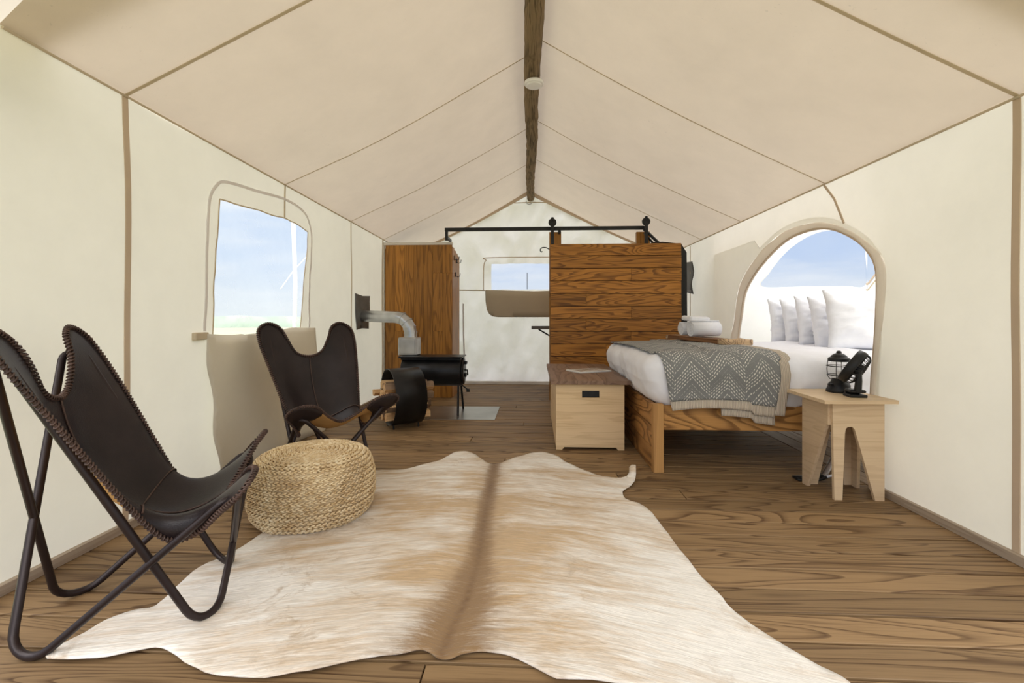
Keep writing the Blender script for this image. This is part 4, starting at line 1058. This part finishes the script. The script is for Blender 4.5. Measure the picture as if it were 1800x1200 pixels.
    for i in range(nb_):
        s_ = i*Ltot/nb_; p = at(s_); t_ = (at(s_+.004)-at(s_-.004)).normalized(); inw = (cen-p); inw -= t_*inw.dot(t_); inw.normalize(); nn = t_.cross(inw)
        path_ = []
        for a in np.linspace(0, 2*PI, 7)[:-1]:
            path_.append(p+inw*(.002+.0085*math.cos(a))+nn*(.0065*math.sin(a))+t_*(.005*math.cos(a)))
        lc.tube(path_, .0030, 5, closed=True)
    lc.tube(pts, .0045, 6, closed=True)
    lc.build('edge_lacing', M['lace'], root, label='braided leather lacing around the edge')
    # seams
    um = n//2; vm = int(n*.60)
    for nm, line in (('seam_lengthwise', [G_[v, um] for v in range(1, n)]), ('seam_crosswise', [G_[vm, u] for u in range(1, n)])):
        MB().tube([Vector(p)+Vector((.002, 0, .003)) for p in line], .0032, 6).build('seam_stitching', M['lace'], root)
    # pockets at the four tips, on the underside
    kk = 9
    for (v0, v1, u0, u1, cv, cu) in ((0, kk, 0, kk, 0, 0), (0, kk, n-kk, n, 0, n), (n-kk, n, 0, kk, n, 0), (n-kk, n, n-kk, n, n, n)):
        q = MB(); mp_ = {}; vv = []
        for v in range(v0, v1+1):
            for u in range(u0, u1+1):
                if abs(v-cv)+abs(u-cu) <= kk+1:
                    a = G_[min(v+1, n), u]-G_[max(v-1, 0), u]; b = G_[v, min(u+1, n)]-G_[v, max(u-1, 0)]; nn = np.cross(b, a); nn = nn/max(1e-9, np.linalg.norm(nn))
                    if (nn[2] > 0): nn = -nn
                    edge = min(abs(v-cv), abs(u-cu)); dep = .004+.010*min(1, edge/3)
                    mp_[(v, u)] = len(vv); vv.append(tuple(G_[v, u]+nn*dep))
        ff = []
        for v in range(v0, v1):
            for u in range(u0, u1):
                ks = [(v, u), (v+1, u), (v+1, u+1), (v, u+1)]; ins = [k_ for k_ in ks if k_ in mp_]
                if len(ins) >= 3: ff.append(tuple(mp_[k_] for k_ in ins))
        o = q.add(vv, ff, True).build('corner_pocket', M['leather'], root); md = o.modifiers.new('t', 'SOLIDIFY'); md.thickness = .003; md.offset = 0
    return root
c1 = chair(); c1.location = (-1.322, 1.432, 0); c1.rotation_euler = (0, 0, math.atan2(.475, .88))
tag(c1, 'dark brown leather butterfly chair nearest the camera, at the left edge', 'chair', 'leather butterfly chairs')
c2 = copy_tree(c1); c2.location = (-1.345, 2.81, 0); c2.rotation_euler = (0, 0, math.atan2(-.65, .76))
tag(c2, 'dark brown leather butterfly chair behind the pouf, facing into the tent', 'chair', 'leather butterfly chairs')

# ================================================================== COWHIDE RUG
import sys
def g0(px, py):     # rug outline points were measured on the floor; kept as plan coordinates
    return (px, py)
rugP = [(-1.36, 1.2), (-1.339, 1.292), (-1.327, 1.343), (-1.277, 1.4), (-1.237, 1.43), (-1.265, 1.573), (-1.272, 1.666), (-1.223, 1.772), (-1.195, 1.917), (-1.176, 2.085), (-1.127, 2.322), (-1.087, 2.588), (-1.002, 2.768), (-0.847, 2.786), (-0.73, 2.89), (-0.626, 3.012), (-0.56, 3.183), (-0.474, 3.201), (-0.378, 3.074), (-0.305, 2.969), (-0.24, 2.949), (-0.134, 3.062), (-0.04, 3.169), (0.06, 3.214), (0.137, 3.151), (0.205, 2.994), (0.316, 2.834), (0.407, 2.738), (0.536, 2.716), (0.578, 2.786), (0.613, 2.808), (0.58, 2.671), (0.525, 2.563), (0.474, 2.494), (0.474, 2.402), (0.552, 2.299), (0.577, 2.085), (0.59, 1.885), (0.608, 1.685), (0.626, 1.6), (0.639, 1.495), (0.684, 1.405), (0.73, 1.337), (0.771, 1.276), (0.813, 1.226), (0.781, 1.158), (0.633, 1.134), (0.304, 1.177), (0.089, 1.193), (0.03, 1.219), (-0.055, 1.265), (-0.096, 1.278), (-0.16, 1.277), (-0.204, 1.269), (-0.235, 1.246), (-0.267, 1.244), (-0.295, 1.264), (-0.331, 1.28), (-0.383, 1.26), (-0.527, 1.217), (-0.633, 1.176), (-0.745, 1.157), (-0.841, 1.162), (-0.941, 1.19), (-0.996, 1.218), (-1.049, 1.242), (-1.091, 1.242), (-1.132, 1.222), (-1.208, 1.197), (-1.28, 1.188)]
spine = [(-0.263, 1.245), (-0.25, 1.371), (-0.228, 1.511), (-0.22, 1.718), (-0.223, 1.868), (-0.237, 2.102), (-0.245, 2.442), (-0.258, 2.948)]
def spx(Y):
    ys = [p[1] for p in spine]; xs = [p[0] for p in spine]; return float(np.interp(Y, ys, xs))
ro = [(p[0]+.010*noise.noise(Vector((p[0]*12, p[1]*12, 0))), p[1]+.010*noise.noise(Vector((p[0]*12, p[1]*12, 5)))) for p in catmull(rugP, 3)]
V, F = sheet2d(ro, [], .02)
curl = (0.594, 2.767)
def rz_(x_, y_):
    z = .010+.008*noise.noise(Vector((x_*3.5, y_*3.5, 0)))+.004*noise.noise(Vector((x_*9, y_*9, 4)))
    d = math.hypot(x_-curl[0], y_-curl[1]); z += .075*max(0, 1-d/.11)**2
    return max(.003, z)
q = MB().add([(a, b, rz_(a, b)) for a, b in V], F, True)
rug = q.build('cowhide_rug', M['hide'], label='cream and tan brindle cowhide rug spread on the plank floor', cat='rug')
me = rug.data
at_ = {n_: [0.]*len(me.vertices) for n_ in ('across', 'along', 'spine', 'pale', 'ridge')}
for i, v in enumerate(me.vertices):
    x_, y_ = v.co.x, v.co.y; s_ = x_-spx(y_); t_ = (y_-1.2)/2.0
    wd = .034+.11*max(0, (1.9-y_))**1.2*1.35+.012*noise.noise(Vector((y_*6, 0, 0)))
    at_['across'][i] = s_+.05*noise.noise(Vector((x_*2, y_*2, 9)))
    at_['along'][i] = y_-.28*s_*(1 if s_ > 0 else -1)*(-1)+.10*math.exp(-abs(s_)/.12)+.03*noise.noise(Vector((x_*2, y_*3, 1)))
    core = math.exp(-(s_/wd)**2)*1.05+.35*math.exp(-abs(s_)/(wd*3.2))
    if y_ > 2.75: core *= .9
    at_['spine'][i] = core*(.9 if y_ > 2.3 else .95)
    at_['ridge'][i] = 1.25*math.exp(-(s_/(.010+.012*max(0, y_-2.3)+.02*max(0, 1.5-y_)))**2)*(.55+.45*noise.noise(Vector((y_*5, 2, 0))))
    pale = .06+.20*min(1, abs(s_)/.9)*(1 if y_ < 2.2 else .55)
    if y_ > 2.85: pale += .08
    if 1.6 < y_ < 2.4: pale -= .07
    at_['pale'][i] = pale
for n_, val_ in at_.items(): me.attributes.new(n_, 'FLOAT', 'POINT').data.foreach_set('value', val_)
md = rug.modifiers.new('thick', 'SOLIDIFY'); md.thickness = .003; md.offset = -1

# things outside the left window
tp = MB().tube([(-2.30, 4.20, -.55), (-2.30, 4.27, 1.3), (-2.30, 4.20, 2.3)], .018, 12).build('tent_pole', M['white'], label='white tent pole outside the left window', cat='pole')
MB().tube([(-2.28, 3.98, 1.22), (-2.30, 4.25, 1.42), (-2.3, 4.5, 1.585)], .005, 6).build('guy_line', M['white'], tp)
